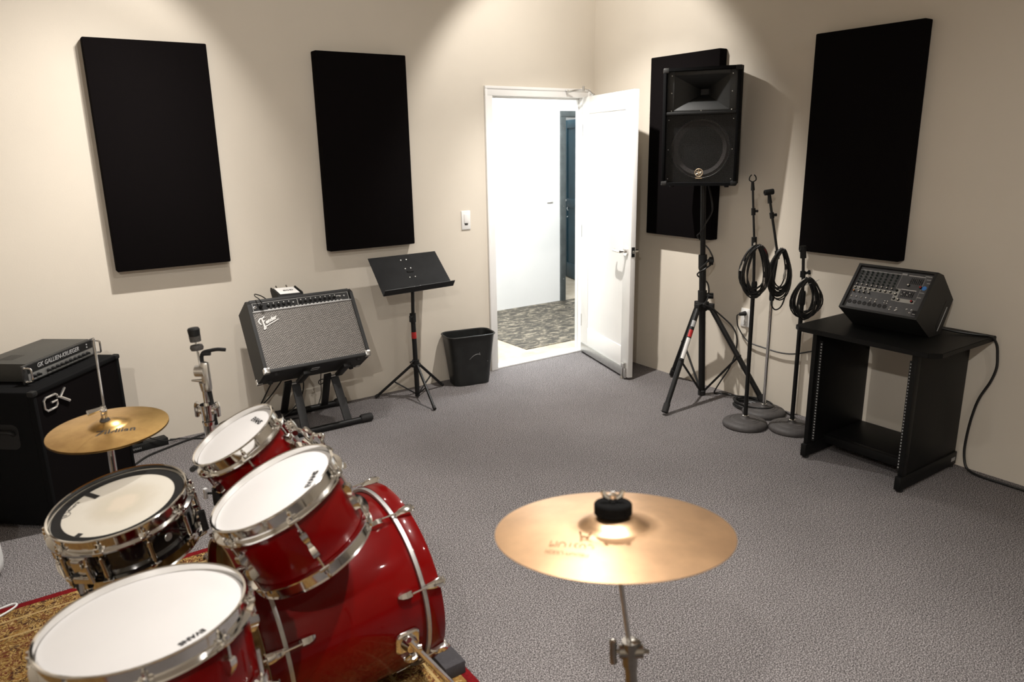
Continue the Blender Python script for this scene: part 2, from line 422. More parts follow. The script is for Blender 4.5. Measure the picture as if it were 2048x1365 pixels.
# corridor beyond the door
struct('hall_floor', bx(-2.6, 3.4, 0.0, 4.2, -.05, -.002), M_CONC, 'pale bare concrete floor of the corridor')
struct('hall_floor_tile', bx(-.455, 3.3, .322, HB - .0, -.002, .004), M_WORN, 'worn dark tile patch on the corridor floor')
b = B(); bx(-2.6, 1.06, HB, HB + .12, 0, 2.9, bm=b); bx(2.06, 3.4, HB, HB + .12, 0, 2.9, bm=b); bx(1.06, 2.06, HB, HB + .12, 2.03, 2.9, bm=b)
struct('wall_hall', b, M_HALL, 'bright white corridor wall')
struct('wall_hall_left', bx(-2.7, -2.6, WT, HB, 0, 2.9), M_HALL, 'white corridor end wall, out of view on the left')
struct('wall_hall_right', bx(3.4, 3.5, WT, 4.2, 0, 2.9), M_HALL, 'white corridor end wall, out of view on the right')
struct('wall_hall_far', bx(.9, 3.4, 4.1, 4.2, 0, 2.9), M_HALL, 'white wall of the room across the corridor')
struct('wall_hall_far_left', bx(.8, .9, HB + .12, 4.2, 0, 2.9), M_HALL, 'white side wall of the room across the corridor')
struct('hall_ceiling', bx(-2.7, 3.5, WT, 4.2, 2.9, 2.95), M_HALL, 'white corridor ceiling')
b = B(); bx(1.045, 1.115, HB - .02, HB + .14, 0, 1.985, .004, b); bx(2.0, 2.07, HB - .02, HB + .14, 0, 1.985, .004, b); bx(1.045, 2.07, HB - .02, HB + .14, 1.985, 2.045, .004, b)
struct('trim_2', b, M_GREYFRAME, 'grey painted door frame across the corridor')
for zz in (1.87, .25, 1.05):
    struct('frame_screw', cyl((1.083, HB - .0215, zz), (1.083, HB - .019, zz), .006, 10), M_ALU, parent=bpy.data.objects['trim_2'])
mt = Matrix.Translation((2.14, 3.02, 0)) @ Matrix.Rotation(math.atan2(-.95, -.3), 4, 'Z')
d2 = thing('door_2', 'dark teal panelled door standing ajar across the corridor', 'door', mt); d2['kind'] = 'structure'
b = B(); bx(0, .09, -.02, .02, .01, 2.0, .003, b); bx(.71, .80, -.02, .02, .01, 2.0, .003, b); bx(.09, .71, -.02, .02, 1.90, 2.0, .003, b); bx(.09, .71, -.02, .02, .01, .2, .003, b); bx(.09, .71, -.02, .02, .92, 1.03, .003, b)
obj('door_frame', b, M_TEAL, d2)
for z0, z1 in ((.2, .92), (1.03, 1.9)): obj('door_panel', bx(.09, .71, -.008, .008, z0, z1), M_TEAL, d2)
for sd in (-1, 1):
    h = cyl((.06, sd * .02, 1.0), (.06, sd * .075, 1.0), .014, 14); add_tube(h, [(.06, sd * .075, 1.0), (.06, sd * .09, 1.0)], .032, 14)
    obj('door_handle', h, M_PLATE, d2)
tag(obj('key_string', add_tube(B(), smooth_path([(2.10, 2.93, .985), (2.115, 2.92, .95), (2.09, 2.93, .90), (2.12, 2.92, .86), (2.15, 2.92, .88), (2.13, 2.93, .82), (2.09, 2.93, .79)], 5), .005, 6), M_WHITEPL), 'thin white cord hanging from the teal door handle', 'cord')
struct('trim_5', bx(.87, .945, HB - .012, HB, 1.10, 1.125, .003), M_PLATE, 'small white plate on the corridor wall')

# casing and jamb
b = B(); CT = OH + .066
bx(OX0 - .066, OX0, -.016, 0, 0, OH, .003, b); bx(OX1, OX1 + .066, -.016, 0, 0, OH, .003, b); bx(OX0 - .066, OX1 + .066, -.016, 0, OH, CT, .003, b)
bx(OX0 - .066, OX0 - .046, -.023, -.0155, 0, CT - .02, .003, b); bx(OX1 + .046, OX1 + .066, -.023, -.0155, 0, CT - .02, .003, b); bx(OX0 - .066, OX1 + .066, -.023, -.0155, CT - .02, CT, .003, b)
struct('trim_1', b, M_WHITE, 'white moulded casing around the open doorway')
b = B(); bx(OX0 - .02, OX0, 0, WT, 0, OH, 0, b); bx(OX1, OX1 + .02, 0, WT, 0, OH, 0, b); bx(OX0 - .02, OX1 + .02, 0, WT, OH, OH + .02, 0, b)
bx(OX0, OX0 + .012, .040, WT, 0, OH - .012, .001, b); bx(OX1 - .006, OX1, .040, WT, 0, OH - .012, .001, b); bx(OX0, OX1, .040, WT, OH - .012, OH, .001, b)
jm = struct('trim_3', b, M_WHITE, 'white door jamb lining the opening')
struct('strike_plate', bx(OX0 + .0002, OX0 + .003, .008, .034, .90, .965, .0008), M_STEEL, parent=jm)
for zz in (.28, 1.02, 1.80): struct('hinge', cyl((OX1 - .006, -.020, zz - .05), (OX1 - .006, -.020, zz + .05), .008, 10), M_ALU, parent=jm)
struct('trim_4', bx(OX0, OX1, -.006, .10, 0, .014, .004), M_WHITE, 'white painted threshold strip under the open door')

# the white door leaf, swung into the room
ang = math.atan2(-.812, -.232)
mt = Matrix.Translation((-.132, -.018, 0)) @ Matrix.Rotation(ang, 4, 'Z')
d1 = thing('door_1', 'white single panel door swung open against the right wall', 'door', mt); d1['kind'] = 'structure'
DW, DZ0, DZ1 = .848, .018, 2.05
b = B(); bx(0, .12, 0, .038, DZ0, DZ1, .002, b); bx(DW - .12, DW, 0, .038, DZ0, DZ1, .002, b); bx(.12, DW - .12, 0, .038, DZ1 - .125, DZ1, .002, b); bx(.12, DW - .12, 0, .038, DZ0, .235, .002, b)
obj('door_frame', b, M_WHITE, d1)
obj('door_panel', bx(.118, DW - .118, .005, .033, .233, DZ1 - .123), M_WHITE, d1)
obj('door_sweep', bx(.01, DW - .06, -.008, .0, .016, .088, .002), M_ALU, d1, label='dull aluminium sweep along the bottom edge')
for sd, y0 in ((-1, 0), (1, .038)):
    h = cyl((DW - .065, y0, .95), (DW - .065, y0 + sd * .012, .95), .031, 24); add_tube(h, [(DW - .065, y0 + sd * .01, .95), (DW - .065, y0 + sd * .052, .95)], .011, 14)
    add_tube(h, smooth_path([(DW - .065, y0 + sd * .05, .95), (DW - .10, y0 + sd * .056, .95), (DW - .15, y0 + sd * .056, .95), (DW - .185, y0 + sd * .05, .95), (DW - .19, y0 + sd * .03, .95)], 4), .0095, 12)
    obj('door_handle', h, M_CHROME, d1, label='chrome lever handle')
b = bx(DW, DW + .002, .006, .032, .915, .985, .0005); lt = obj('latch_plate', b, M_BLACK, d1, label='dark latch plate in the door edge')
obj('latch_bolt', bx(DW + .001, DW + .012, .012, .026, .94, .962, .003), M_STEEL, lt)
b = bx(DW - .075, DW - .03, -.022, -.001, .085, .125, .004); add_tube(b, [(DW - .052, -.014, .10), (DW - .062, -.02, .012)], .008, 10); add_tube(b, [(DW - .062, -.02, .018), (DW - .062, -.02, .001)], .014, 12, radii=[.010, .014])
bx(DW - .045, DW - .018, -.016, -.001, .012, .085, .002, b)
obj('kick_down_stop', b, M_STEEL, d1, label='steel kick down door stop')
L = loc_of(mt)
b = B(); add_box(b, L(-.295, -.026, 2.083), (.03, .012, .03), .003)
pa, pb, pc = L(-.295, -.035, 2.083), L(-.228, -.14, 2.098), L(-.17, -.18, 2.062)
add_tube(b, smooth_path([pa, L(-.27, -.09, 2.092), pb], 5), .007, 10); add_tube(b, [pb + V(0, 0, -.012), pb + V(0, 0, .022)], .011, 12)
add_tube(b, smooth_path([pb, L(-.185, -.15, 2.088), pc], 5), .007, 10); add_box(b, pc + V(0, 0, -.004), (.05, .02, .012), .003)
obj('closer_arm', b, M_STEEL, d1, label='bent steel closer arm at the top of the door')

# =================================================================== WALL THINGS
t = thing('light_switch', 'white rocker light switch on the cream wall left of the door', 'light switch', (-1.216, 0, 1.178))
obj('wall_plate', add_box(B(), (0, -.004, 0), (.075, .008, .135), .003), M_PLATE, t)
obj('rocker', add_box(B(), (0, -.009, .012), (.034, .008, .066), .002), M_PLATE, t)
obj('slider', add_box(B(), (0, -.0095, -.028), (.026, .006, .008), .001), M_BLACKMATTE, t, label='dark slot in the rocker')

def panel(name_lbl, wall, u, z, yaw=0):
    w_, h_, d_ = .61, 1.22, .0704
    b = B(); add_box(b, (0, 0, h_ / 2), (w_, d_, h_), .006, seg=2)
    mtx = Matrix.Translation((u + w_ / 2, -d_ / 2 - .0015, z)) if wall == 'A' else Matrix.Translation((-d_ / 2 - .0015, u - w_ / 2, z)) @ Matrix.Rotation(-PI / 2, 4, 'Z')
    t = thing('acoustic_panel', name_lbl, 'acoustic panel', mtx, 'acoustic panels on the walls')
    obj('fabric_cover', b, M_FABRIC, t)
    # seam of the fabric folded to the back: a thin backing board
    obj('backing_board', add_box(B(), (0, d_ / 2 - .002, h_ / 2), (w_ - .02, .004, h_ - .02)), M_BLACKMATTE, t)
panel('black fabric acoustic panel on the back wall above the bass amplifier, farthest left', 'A', -3.514, 1.053)
panel('black fabric acoustic panel on the back wall above the music stand', 'A', -2.281, 1.053)
panel('black fabric acoustic panel half hidden behind the loudspeaker', 'B', -.684, 1.053)
panel('black fabric acoustic panel on the right wall above the mixer', 'B', -1.970, 1.053)

t = thing('wall_outlet', 'white double wall outlet behind the microphone stands', 'outlet', (0, -1.573, .556))
obj('wall_plate', add_box(B(), (-.004, 0, 0), (.008, .082, .125), .003), M_PLATE, t)
for zz in (.032, -.032):
    s_ = obj('socket', add_box(B(), (-.009, 0, zz), (.006, .036, .038), .004), M_PLATE, t)
    b = B()
    for yy in (-.007, .007): add_box(b, (-.0122, yy, zz + .004), (.001, .003, .010))
    add_box(b, (-.0122, 0, zz - .009), (.001, .005, .005)); obj('slots', b, M_BLACK, s_)
t = thing('power_cable', 'thin black cable plugged into the wall outlet and sagging to the rack table', 'cord', (-.02, -1.573, .4))
L = loc_of(t.matrix_world.copy()); L = (lambda mm: (lambda *p: mm @ Vector(p)))(Matrix.Translation((.02, 1.573, -.4)))
obj('plug', cyl(L(-.013, -1.573, .588), L(-.052, -1.556, .584), .016, 14, .011), M_RUBBER, t)
obj('cord', add_tube(B(), smooth_path([L(-.05, -1.557, .584), L(-.062, -1.545, .575), L(-.045, -1.535, .53), L(-.03, -1.54, .48), L(-.025, -1.617, .405), L(-.025, -1.749, .388), L(-.025, -1.864, .382), L(-.025, -1.972, .397), L(-.03, -2.12, .45), L(-.04, -2.36, .52), L(-.06, -2.47, .55)], 6), .0045, 8), M_CABLE, t)

# =================================================================== DOORWAY SIDE: BIN, MUSIC STAND
mt = Matrix.Translation((-1.312, -.142, 0)) @ Matrix.Rotation(math.radians(-11), 4, 'Z')
t = thing('waste_bin', 'scuffed black plastic waste bin on the carpet left of the doorway', 'waste bin', mt)
b = B()
def rr3(w_, h_, r, z): return [(x, y, z) for x, y in rounded_rect(w_, h_, r, 5)]
add_loft(b, [rr3(.265, .165, .05, 0.0), rr3(.275, .175, .052, .006), rr3(.362, .215, .06, .372), rr3(.355, .208, .058, .372), rr3(.268, .168, .048, .012)], (True, True))
obj('bucket', b, M_BIN, t)
obj('rim', add_tube(B(), rr3(.369, .222, .062, .372), .0055, 8, closed=True), M_BIN, t)
b = B()
for pts in ([(-.03, -.003, .20), (0, -.003, .225), (.03, -.003, .235), (.05, -.003, .23)], [(.048, -.003, .245), (.052, -.003, .225)], [(.11, -.003, .175), (.112, -.003, .170)], [(-.06, -.003, .10), (-.02, -.003, .085)]):
    q = [(x, -(.165 / 2 + (.215 - .165) / 2 * z / .368) - .0012, z) for x, y, z in pts]
    obj('scratch', add_tube(B(), smooth_path(q, 4), .0013, 5), M_GREYINK, t, label='pale scratch mark on the front')

MS = (-1.79, -.226, 0)
t = thing('music_stand', 'black folding music stand with a solid desk, beside the waste bin', 'music stand', MS)
L = lambda *p: Vector(p) - Vector(MS)
obj('pole', cyl(L(-1.79, -.226, .012), L(-1.795, -.226, .60), .0165, 16), M_BLACK, t)
obj('upper_pole', cyl(L(-1.795, -.226, .55), L(-1.785, -.226, .80), .012, 14), M_BLACK, t)
b = cyl(L(-1.795, -.226, .545), L(-1.795, -.226, .605), .021, 16); add_tube(b, [L(-1.805, -.235, .585), L(-1.828, -.25, .583)], .006, 10); add_box(b, L(-1.828, -.252, .575), (.012, .012, .045), .004)
obj('height_clamp', b, M_BLACKMATTE, t)
b = cyl(L(-1.792, -.226, .235), L(-1.792, -.226, .275), .024, 16); add_box(b, L(-1.792, -.226, .238), (.075, .03, .02), .004, Matrix.Rotation(.4, 3, 'Z')); add_box(b, L(-1.792, -.226, .238), (.03, .075, .02), .004, Matrix.Rotation(.4, 3, 'Z'))
add_tube(b, [L(-1.80, -.23, .272), L(-1.845, -.25, .272)], .006, 8)
obj('leg_hub', b, M_BLACKMATTE, t)
for fx, fy in ((-1.824, -.537), (-2.037, -.063), (-1.521, -.108)):
    d = Vector((fx, fy, 0)) - Vector(MS); u = d.normalized()
    lg = obj('leg', cyl(u * .03 + V(0, 0, .238), d * .965 + V(0, 0, .014), .0095, 12), M_BLACK, t)
    obj('rubber_foot', cyl(d * .93 + V(0, 0, .024), d * .995 + V(0, 0, .011), .012, 12), M_RUBBER, lg)
    obj('brace', cyl(u * .012 + V(0, 0, .03), d * .52 + V(0, 0, .118), .0055, 8), M_BLACK, t)
obj('red_label', cyl(L(-1.7936, -.226, .43), L(-1.7944, -.226, .475), .0172, 16), M_REDPLASTIC, t, label='red label wrapped round the pole')
# desk: bottom edge at y -.28, top edge at y -.10
b0 = Vector((-2.028, -.285, .762)); b1 = Vector((-1.505, -.285, .772)); t0 = Vector((-2.040, -.10, .988)); t1 = Vector((-1.535, -.10, .992))
up = ((t0 + t1) / 2 - (b0 + b1) / 2); nn = (b1 - b0).cross(up).normalized()
b = B()
quad = [b0, b1, t1, t0]; cen = sum(quad, Vector()) / 4
A_ = [b.verts.new(L(*(q))) for q in quad]; C_ = [b.verts.new(L(*(q - nn * .003))) for q in quad]
b.faces.new(A_); b.faces.new(C_[::-1])
for i in range(4): b.faces.new((A_[i], C_[i], C_[(i + 1) % 4], A_[(i + 1) % 4]))
obj('desk', b, mat('black_enamel_desk', (0.0060, 0.0060, 0.0064), .6, var=.5, scale=9, spec=.14), t)
b = B(); ln = nn * .05 + up.normalized() * .012; lp = up.normalized() * .003
q = [b0, b1, b1 + ln, b0 + ln]
A_ = [b.verts.new(L(*v)) for v in q]; C_ = [b.verts.new(L(*(v - lp))) for v in q]
b.faces.new(A_); b.faces.new(C_[::-1])
for i in range(4): b.faces.new((A_[i], C_[i], C_[(i + 1) % 4], A_[(i + 1) % 4]))
obj('lip', b, M_BLACK, t)
for fv in (.12, .38, .62, .86):
    for fu in (.47, .55):
        c = b0.lerp(b1, fu).lerp(t0.lerp(t1, fu - .03), fv)
        obj('rivet', lathe([(0, .003), (.003, .0022), (.0048, 0)], 10, axis_mtx(L(*c), nn)), M_STEEL, t)
bk = cen - nn * .02
b = add_box(B(), L(*bk), (.05, .03, .05), .004); add_tube(b, [L(-1.786, -.226, .79), L(*bk)], .012, 10); obj('tilt_bracket', b, M_BLACKMATTE, t)

# =================================================================== GUITAR COMBO ON TILT STAND
AW, AD, AH = .649, .240, .455
mt = Matrix.Translation((-2.578, -.441, .403)) @ Matrix.Rotation(math.radians(-32), 4, 'X')
t = thing('guitar_amplifier', 'black guitar combo amplifier with silver grille cloth leaning back on a tilt stand', 'amplifier', mt)
# cabinet as frame with recessed front; the front top corner is cut back
b = B()
prof = [(-AD / 2, 0), (AD / 2, 0), (AD / 2, AH), (-AD / 2 + .05, AH), (-AD / 2 + .0, AH - .085)]
add_prism(b, [(-AD / 2, 0), (AD / 2, 0), (AD / 2, AH), (-AD / 2 + .028, AH), (-AD / 2, AH - .03)], -AW / 2, -AW / 2 + .02, 'x'); add_prism(b, [(-AD / 2, 0), (AD / 2, 0), (AD / 2, AH), (-AD / 2 + .028, AH), (-AD / 2, AH - .03)], AW / 2 - .02, AW / 2, 'x')
bx(-AW / 2 + .019, AW / 2 - .019, -AD / 2, AD / 2, 0, .02, .003, b); bx(-AW / 2 + .019, AW / 2 - .019, -AD / 2 + .012, AD / 2, AH - .02, AH, .003, b); bx(-AW / 2 + .019, AW / 2 - .019, AD / 2 - .02, AD / 2, .019, AH - .019, 0, b)
obj('cabinet', b, M_TOLEX, t)
obj('grille_cloth', bx(-AW / 2 + .02, AW / 2 - .02, -AD / 2 + .008, -AD / 2 + .02, .02, AH - .078), M_CLOTH, t)
obj('piping', add_tube(B(), [(-AW / 2 + .02, -AD / 2 + .006, AH - .08), (AW / 2 - .02, -AD / 2 + .006, AH - .08)], .004, 8), M_GREYINK, t)
cp = obj('control_panel', bx(-AW / 2 + .02, AW / 2 - .02, -AD / 2 + .010, -AD / 2 + .03, AH - .076, AH - .021), M_BLACK, t)
yp = -AD / 2 + .0098
b = B()
for z0, z1 in ((AH - .0745, AH - .0725), (AH - .0245, AH - .0235)): bx(-AW / 2 + .03, AW / 2 - .03, yp - .0005, yp, z0, z1, bm=b)
for x0 in (-AW / 2 + .03, AW / 2 - .031): bx(x0, x0 + .0012, yp - .0005, yp, AH - .074, AH - .024, bm=b)
for k in range(20): bx(-.21 + k * .0235, -.21 + k * .0235 + .012, yp - .0005, yp, AH - .0705, AH - .068, bm=b)
bx(-.028, -.0265, yp - .0005, yp, AH - .070, AH - .028, bm=b)
obj('panel_print', b, M_WHITEINK, cp)
kx = [-.205 + .0305 * k for k in range(5)] + [-.010 + .0305 * k for k in range(8)]
for x in kx:
    b = lathe([(.0105, 0), (.0105, .003), (.0075, .005), (.007, .014), (0, .0145)], 14, axis_mtx((x, yp, AH - .047), (0, -1, 0)))
    k_ = obj('knob', b, M_BLACKMATTE, t); obj('knob_pointer', add_box(B(), (x, yp - .0125, AH - .0405), (.0055, .005, .0055), .0015), M_WHITEINK, k_)
for x in (-.282, -.25): obj('input_jack', lathe([(.003, .001), (.006, .004), (.009, .003), (.009, 0)], 14, axis_mtx((x, yp, AH - .05), (0, -1, 0))), M_STEEL if x < -.26 else M_BLACK, t)
for x in (.2665,): obj('pilot_lamp', lathe([(0, .006), (.005, .004), (.006, 0)], 12, axis_mtx((x, yp, AH - .047), (0, -1, 0))), M_GREYINK, t)
for x in (-.055, .24): obj('push_button', add_box(B(), (x, yp - .003, AH - .047), (.008, .006, .006), .001), M_WHITEINK, t)
text('panel_lettering', 'Champion', .018, M_WHITEINK, cp, (.215, yp - .0006, AH - .042), (1, 0, 0), (0, 0, 1), .045, .35)
# script badge
sx, sz = -AW / 2 + .098, AH - .143; xd = V(math.cos(.38), 0, math.sin(.38)); yd = V(-math.sin(.38), 0, math.cos(.38)); yb = -AD / 2 + .0055
def bp_(a, b_): return V(sx, yb, sz) + xd * a + yd * b_
lg = text('badge', 'ender', .05, M_WHITEINK, t, bp_(.014, .0), xd, yd, .078, .35, .002, .0022)
lg['label'] = 'white script badge on the grille cloth'
b = B()
add_tube(b, smooth_path([bp_(-.052, .006), bp_(-.052, .022), bp_(-.036, .033), bp_(-.02, .030), bp_(-.006, .034)], 5), .0045, 8)
add_tube(b, smooth_path([bp_(-.027, .028), bp_(-.033, .005), bp_(-.042, -.022), bp_(-.052, -.035)], 5), .005, 8)
add_tube(b, smooth_path([bp_(-.05, .0), bp_(-.052, .006)], 3), .005, 8); add_tube(b, [bp_(-.036, .008), bp_(-.018, .012)], .0035, 8)
for a0, a1 in (((-.040, -.022), (.055, -.0195)), ((-.050, -.034), (-.034, -.030))): add_tube(b, [bp_(*a0), bp_(*a1)], .0035, 8)
obj('badge_stroke', b, M_WHITEINK, lg)
for sx_ in (-1, 1):
    for yy, zz in ((-1, 0), (1, 0)):
        b = add_box(B(), (sx_ * (AW / 2 - .014), yy * (AD / 2 - .014), .014), (.034, .034, .034), .004)
        obj('corner_cap', b, M_STEEL, t, label='chromed steel corner')
    for yy in (-.08, .08): obj('rubber_foot', cyl((sx_ * (AW / 2 - .07), yy, 0), (sx_ * (AW / 2 - .07), yy, -.016), .017, 14, .013), M_RUBBER, t)
# power inlet under the cabinet
b = B(); add_tube(b, [(-.012 - .02, -.05, -.002), (.035 - .02, -.05, -.002), (.035 - .02, -.015, -.002), (-.012 - .02, -.015, -.002)], .0022, 6, closed=True); obj('socket_frame', b, M_GREYINK, t)
# local frame of the amp for things that rest on it
AMT = mt

# tilt stand
def stand_pt(x, y, z): return Vector((x, y, z))
SB = Vector((-2.5, -.24, 0))
t = thing('amplifier_stand', 'black folding tilt stand holding up the guitar amplifier', 'stand', SB)
L = lambda *p: Vector(p) - SB
for y, x0, x1 in ((-.445, -2.78, -2.262), (-.045, -2.72, -2.275)):
    bar = obj('floor_bar', cyl(L(x0, y, .022), L(x1, y, .022), .020, 16), M_BLACK, t)
    for xa, xb in ((x0 - .03, x0 + .05), (x1 - .05, x1 + .03)): obj('end_cap', lathe([(0, 0), (.024, .002), (.027, .012), (.027, .07), (.021, .08)], 16, axis_mtx(L(xa if xa < x0 else xb, y, .027), (1, 0, 0) if xa < x0 else (-1, 0, 0))), M_RUBBER, bar)
nrm_ = AMT.to_3x3() @ V(0, 0, -1)            # the amp's underside normal
def under(x, y): return AMT @ V(x, y, -.016)
def strap(a, c, w_, th):
    d = (c - a); z = d.normalized(); xx = V(1, 0, 0); xx = (xx - z * xx.dot(z)).normalized(); yy = z.cross(xx)
    return add_box(B(), L(*((a + c) / 2)), (w_, th, d.length), .003, Matrix(((xx.x, yy.x, z.x), (xx.y, yy.y, z.y), (xx.z, yy.z, z.z))))
for xb, xt in ((-2.668, -2.655), (-2.392, -2.405)):
    obj('front_leg', strap(V(xb, -.440, .032), V(xt, -.285, .300), .050, .016), M_LEGGREY, t)
    so = -.034 if xb < -2.5 else -.040
    obj('rear_leg', strap(V(xb - .010, -.055, .032), V(xt - .062, -.345, .330), .046, .016), M_BLACK, t)
    lx = xt + 2.578
    a = under(lx, -.085) + nrm_ * .012; c = under(lx, .105) + nrm_ * .012
    obj('support_arm', strap(a, c, .044, .022), M_BLACK, t)
    obj('pivot_bolt', cyl(L(xt + so - .03, -.315, .305), L(xt + .03, -.315, .305), .010, 12), M_STEEL, t)

# foot switch lying on top of the amp, its printed face towards the room
fm = AMT @ Matrix.Translation((-.048, -.028, AH + .002)) @ Matrix.Rotation(math.radians(4), 4, 'Z')
t = thing('foot_switch', 'small black and white pedal foot switch lying on top of the guitar amplifier', 'foot switch', fm)
b = B(); add_prism(b, [(-.046, 0), (.050, 0), (.050, .088), (.034, .098), (-.046, .022)], -.072, .072, 'x'); bevel_all(b, .0015); obj('housing', b, M_BLACKMATTE, t)
e0, e1 = V(0, -.046, .022), V(0, .034, .098); dd = (e1 - e0).normalized(); nf = V(0, -dd.z, dd.y)
b = add_box(B(), (e0 + e1) / 2 + nf * .001, (.122, (e1 - e0).length - .006, .003), .0006, Matrix.Rotation(math.atan2(dd.z, dd.y), 3, 'X')); fp = obj('face_plate', b, M_PLATE, t, label='white printed face plate')
text('lettering', 'EXHD', .03, M_INK, fp, (e0 + e1) / 2 + nf * .003 + V(.008, 0, 0), (1, 0, 0), dd, .062, extrude=.0003, bold=.0012)
for sd in (-1, 1): obj('side_cheek', add_prism(B(), [(-.050, 0), (.052, 0), (.052, .092), (.036, .106), (-.050, .026)], min(sd * .072, sd * .079), max(sd * .072, sd * .079), 'x'), M_BLACKMATTE, t)
for x in (-.038, .026):
    p0 = V(x, .040, .090); obj('stomp_button', cyl(p0, p0 + V(0, .010, .028), .006, 12), M_CHROME, t)
a0 = fm @ V(-.078, .03, .02)
tt = thing('patch_cable', 'thin black cable looping from the foot switch to the amplifier input', 'cable', tuple(a0))
L = lambda p: Vector(p) - a0
jk = AMT @ V(-.25, yp, AH - .05)
pj = [a0, AMT @ V(-.15, .0, AH + .012), AMT @ V(-.20, -.03, AH + .045), AMT @ V(-.25, -.07, AH + .05), AMT @ V(-.268, -.125, AH + .015), AMT @ V(-.262, -.165, AH - .02), AMT @ V(-.25, -.155, AH - .045)]
obj('cable', add_tube(B(), [L(q) for q in smooth_path(pj, 6)], .0032, 8), M_CABLE, tt)
obj('plug', cyl(L(AMT @ V(-.25, -.158, AH - .05)), L(jk + (AMT.to_3x3() @ V(0, -.004, 0))), .009, 12), M_RUBBER, tt)

# =================================================================== LOUDSPEAKER AND TRIPOD
SW, SD, SH = .459, .300, .705
sm = Matrix.Translation((-.233, -1.329, 1.441)) @ Matrix.Rotation(-.976, 4, 'Z') @ Matrix.Rotation(math.radians(3.7), 4, 'X')
t = thing('loudspeaker', 'black carpeted loudspeaker cabinet on a tripod in front of the right wall', 'loudspeaker', sm)
yf = -SD / 2
b = B(); th = .018
prof = [(-SW / 2, yf), (SW / 2, yf), (SW / 2, yf + .16), (SW / 2 - .06, -yf), (-SW / 2 + .06, -yf), (-SW / 2, yf + .16)]
add_prism(b, prof, 0, th, 'z'); add_prism(b, prof, SH - th, SH, 'z')
for s_ in (-1, 1):
    bx(min(s_ * SW / 2, s_ * (SW / 2 - th)), max(s_ * SW / 2, s_ * (SW / 2 - th)), yf, yf + .16, th, SH - th, .002, b)
    pl = [(s_ * SW / 2, yf + .155), (s_ * (SW / 2 - .06), -yf), (s_ * (SW / 2 - .06 - th), -yf), (s_ * (SW / 2 - th), yf + .155)]
    add_prism(b, pl, th, SH - th, 'z')
bx(-SW / 2 + .06, SW / 2 - .06, -yf - th, -yf, th, SH - th, 0, b)
obj('cabinet', b, M_CARPETBOX, t)
zs = .43                                       # shelf between horn and woofer
yb_ = yf + .030
b = bx(-SW / 2 + th, SW / 2 - th, yf + .004, yb_ + .03, zs, zs + .018, .004)
obj('divider', b, M_BLACKMATTE, t)
# horn: flange plate plus flaring throat
hx, hz0, hz1 = .165, zs + .028, SH - .045; hc = (hz0 + hz1) / 2; hh = (hz1 - hz0) / 2
ex = .012
b = B(); rings = []
for i in range(9):
    f_ = i / 8; g = (1 - f_) ** 2.3
    wx = .026 + (hx - .026) * g; wz = .018 + (hh - .018) * g
    y = yb_ - .006 + .155 * f_
    pts = []
    for k in range(6): pts.append((-wx + 2 * wx * k / 6, y, hc - wz))
    for k in range(4): pts.append((wx, y, hc - wz + 2 * wz * k / 4))
    for k in range(6): pts.append((wx - 2 * wx * k / 6, y, hc + wz))
    for k in range(4): pts.append((-wx, y, hc + wz - 2 * wz * k / 4))
    rings.append(pts)
add_loft(b, rings, (False, True))
obj('horn', b, mat('dark_grey_horn_plastic', (0.0125, 0.013, 0.0125), .5, var=.1, scale=30), t)
obj('throat', bx(-.024, .024, yb_ + .140, yb_ + .1445, hc - .016, hc + .016), M_INK, t)  # black plate put in for the shade deep in the horn
b = B(); fl = (-SW / 2 + th + .002, SW / 2 - th - .002, zs + .018, SH - th - .002)
bx(fl[0], -hx, yb_ - .008, yb_ + .004, fl[2], fl[3], .002, b); bx(hx, fl[1], yb_ - .008, yb_ + .004, fl[2], fl[3], .002, b)
bx(-hx, hx, yb_ - .008, yb_ + .004, fl[2], hz0, .002, b); bx(-hx, hx, yb_ - .008, yb_ + .004, hz1, fl[3], .002, b)
obj('horn_flange', b, mat('dark_grey_horn_plastic', (0.0125, 0.013, 0.0125), .5), t)
for x, z in ((-.18, hz0 - .004), (0, hz0 - .006), (.18, hz0 - .004), (-.18, hc), (.18, hc), (-.18, hz1), (.18, hz1)):
    obj('screw', lathe([(0, .002), (.003, .0015), (.0035, 0)], 8, axis_mtx((x, yb_ - .008, z), (0, -1, 0))), M_STEEL, t)
# woofer
wc = .222; wr = .182
obj('baffle', lathe([(wr - .004, 0), (.30, 0)], 4, axis_mtx((0, 0, 0), (0, 0, 1))) if False else bx(-SW / 2 + th, SW / 2 - th, yb_ + .030, yb_ + .036, th, zs), M_BLACKMATTE, t)
am = axis_mtx((0, yb_ + .028, wc), (0, -1, 0))
wf = obj('woofer', lathe([(wr, 0), (wr, .004), (wr - .012, .006), (wr - .014, .004), (wr - .022, .012), (wr - .034, .004), (.06, -.045), (.05, -.05)], 56, am), mat('woofer_paper', (0.052, 0.045, 0.043), .7, var=.2, scale=60), t)
obj('dust_cap', lathe([(0, -.018), (.02, -.021), (.04, -.031), (.056, -.046)], 40, am), mat('woofer_cap', (0.13, 0.12, 0.115), .5), wf)
obj('trim_ring', lathe([(wr - .006, .006), (wr - .003, .010), (wr + .001, .006)], 72, am), M_STEEL, wf)
gp = obj('grille', bx(-SW / 2 + th + .002, SW / 2 - th - .002, yb_ - .002, yb_ - .0005, th + .002, zs - .001), M_GRILLE, t, label='perforated black steel grille')
for x in (-.195, .195):
    for z in (.04, .22, zs - .03): obj('screw', lathe([(0, .002), (.0025, .0015), (.003, 0)], 8, axis_mtx((x, yb_ - .002, z), (0, -1, 0))), M_STEEL, t)
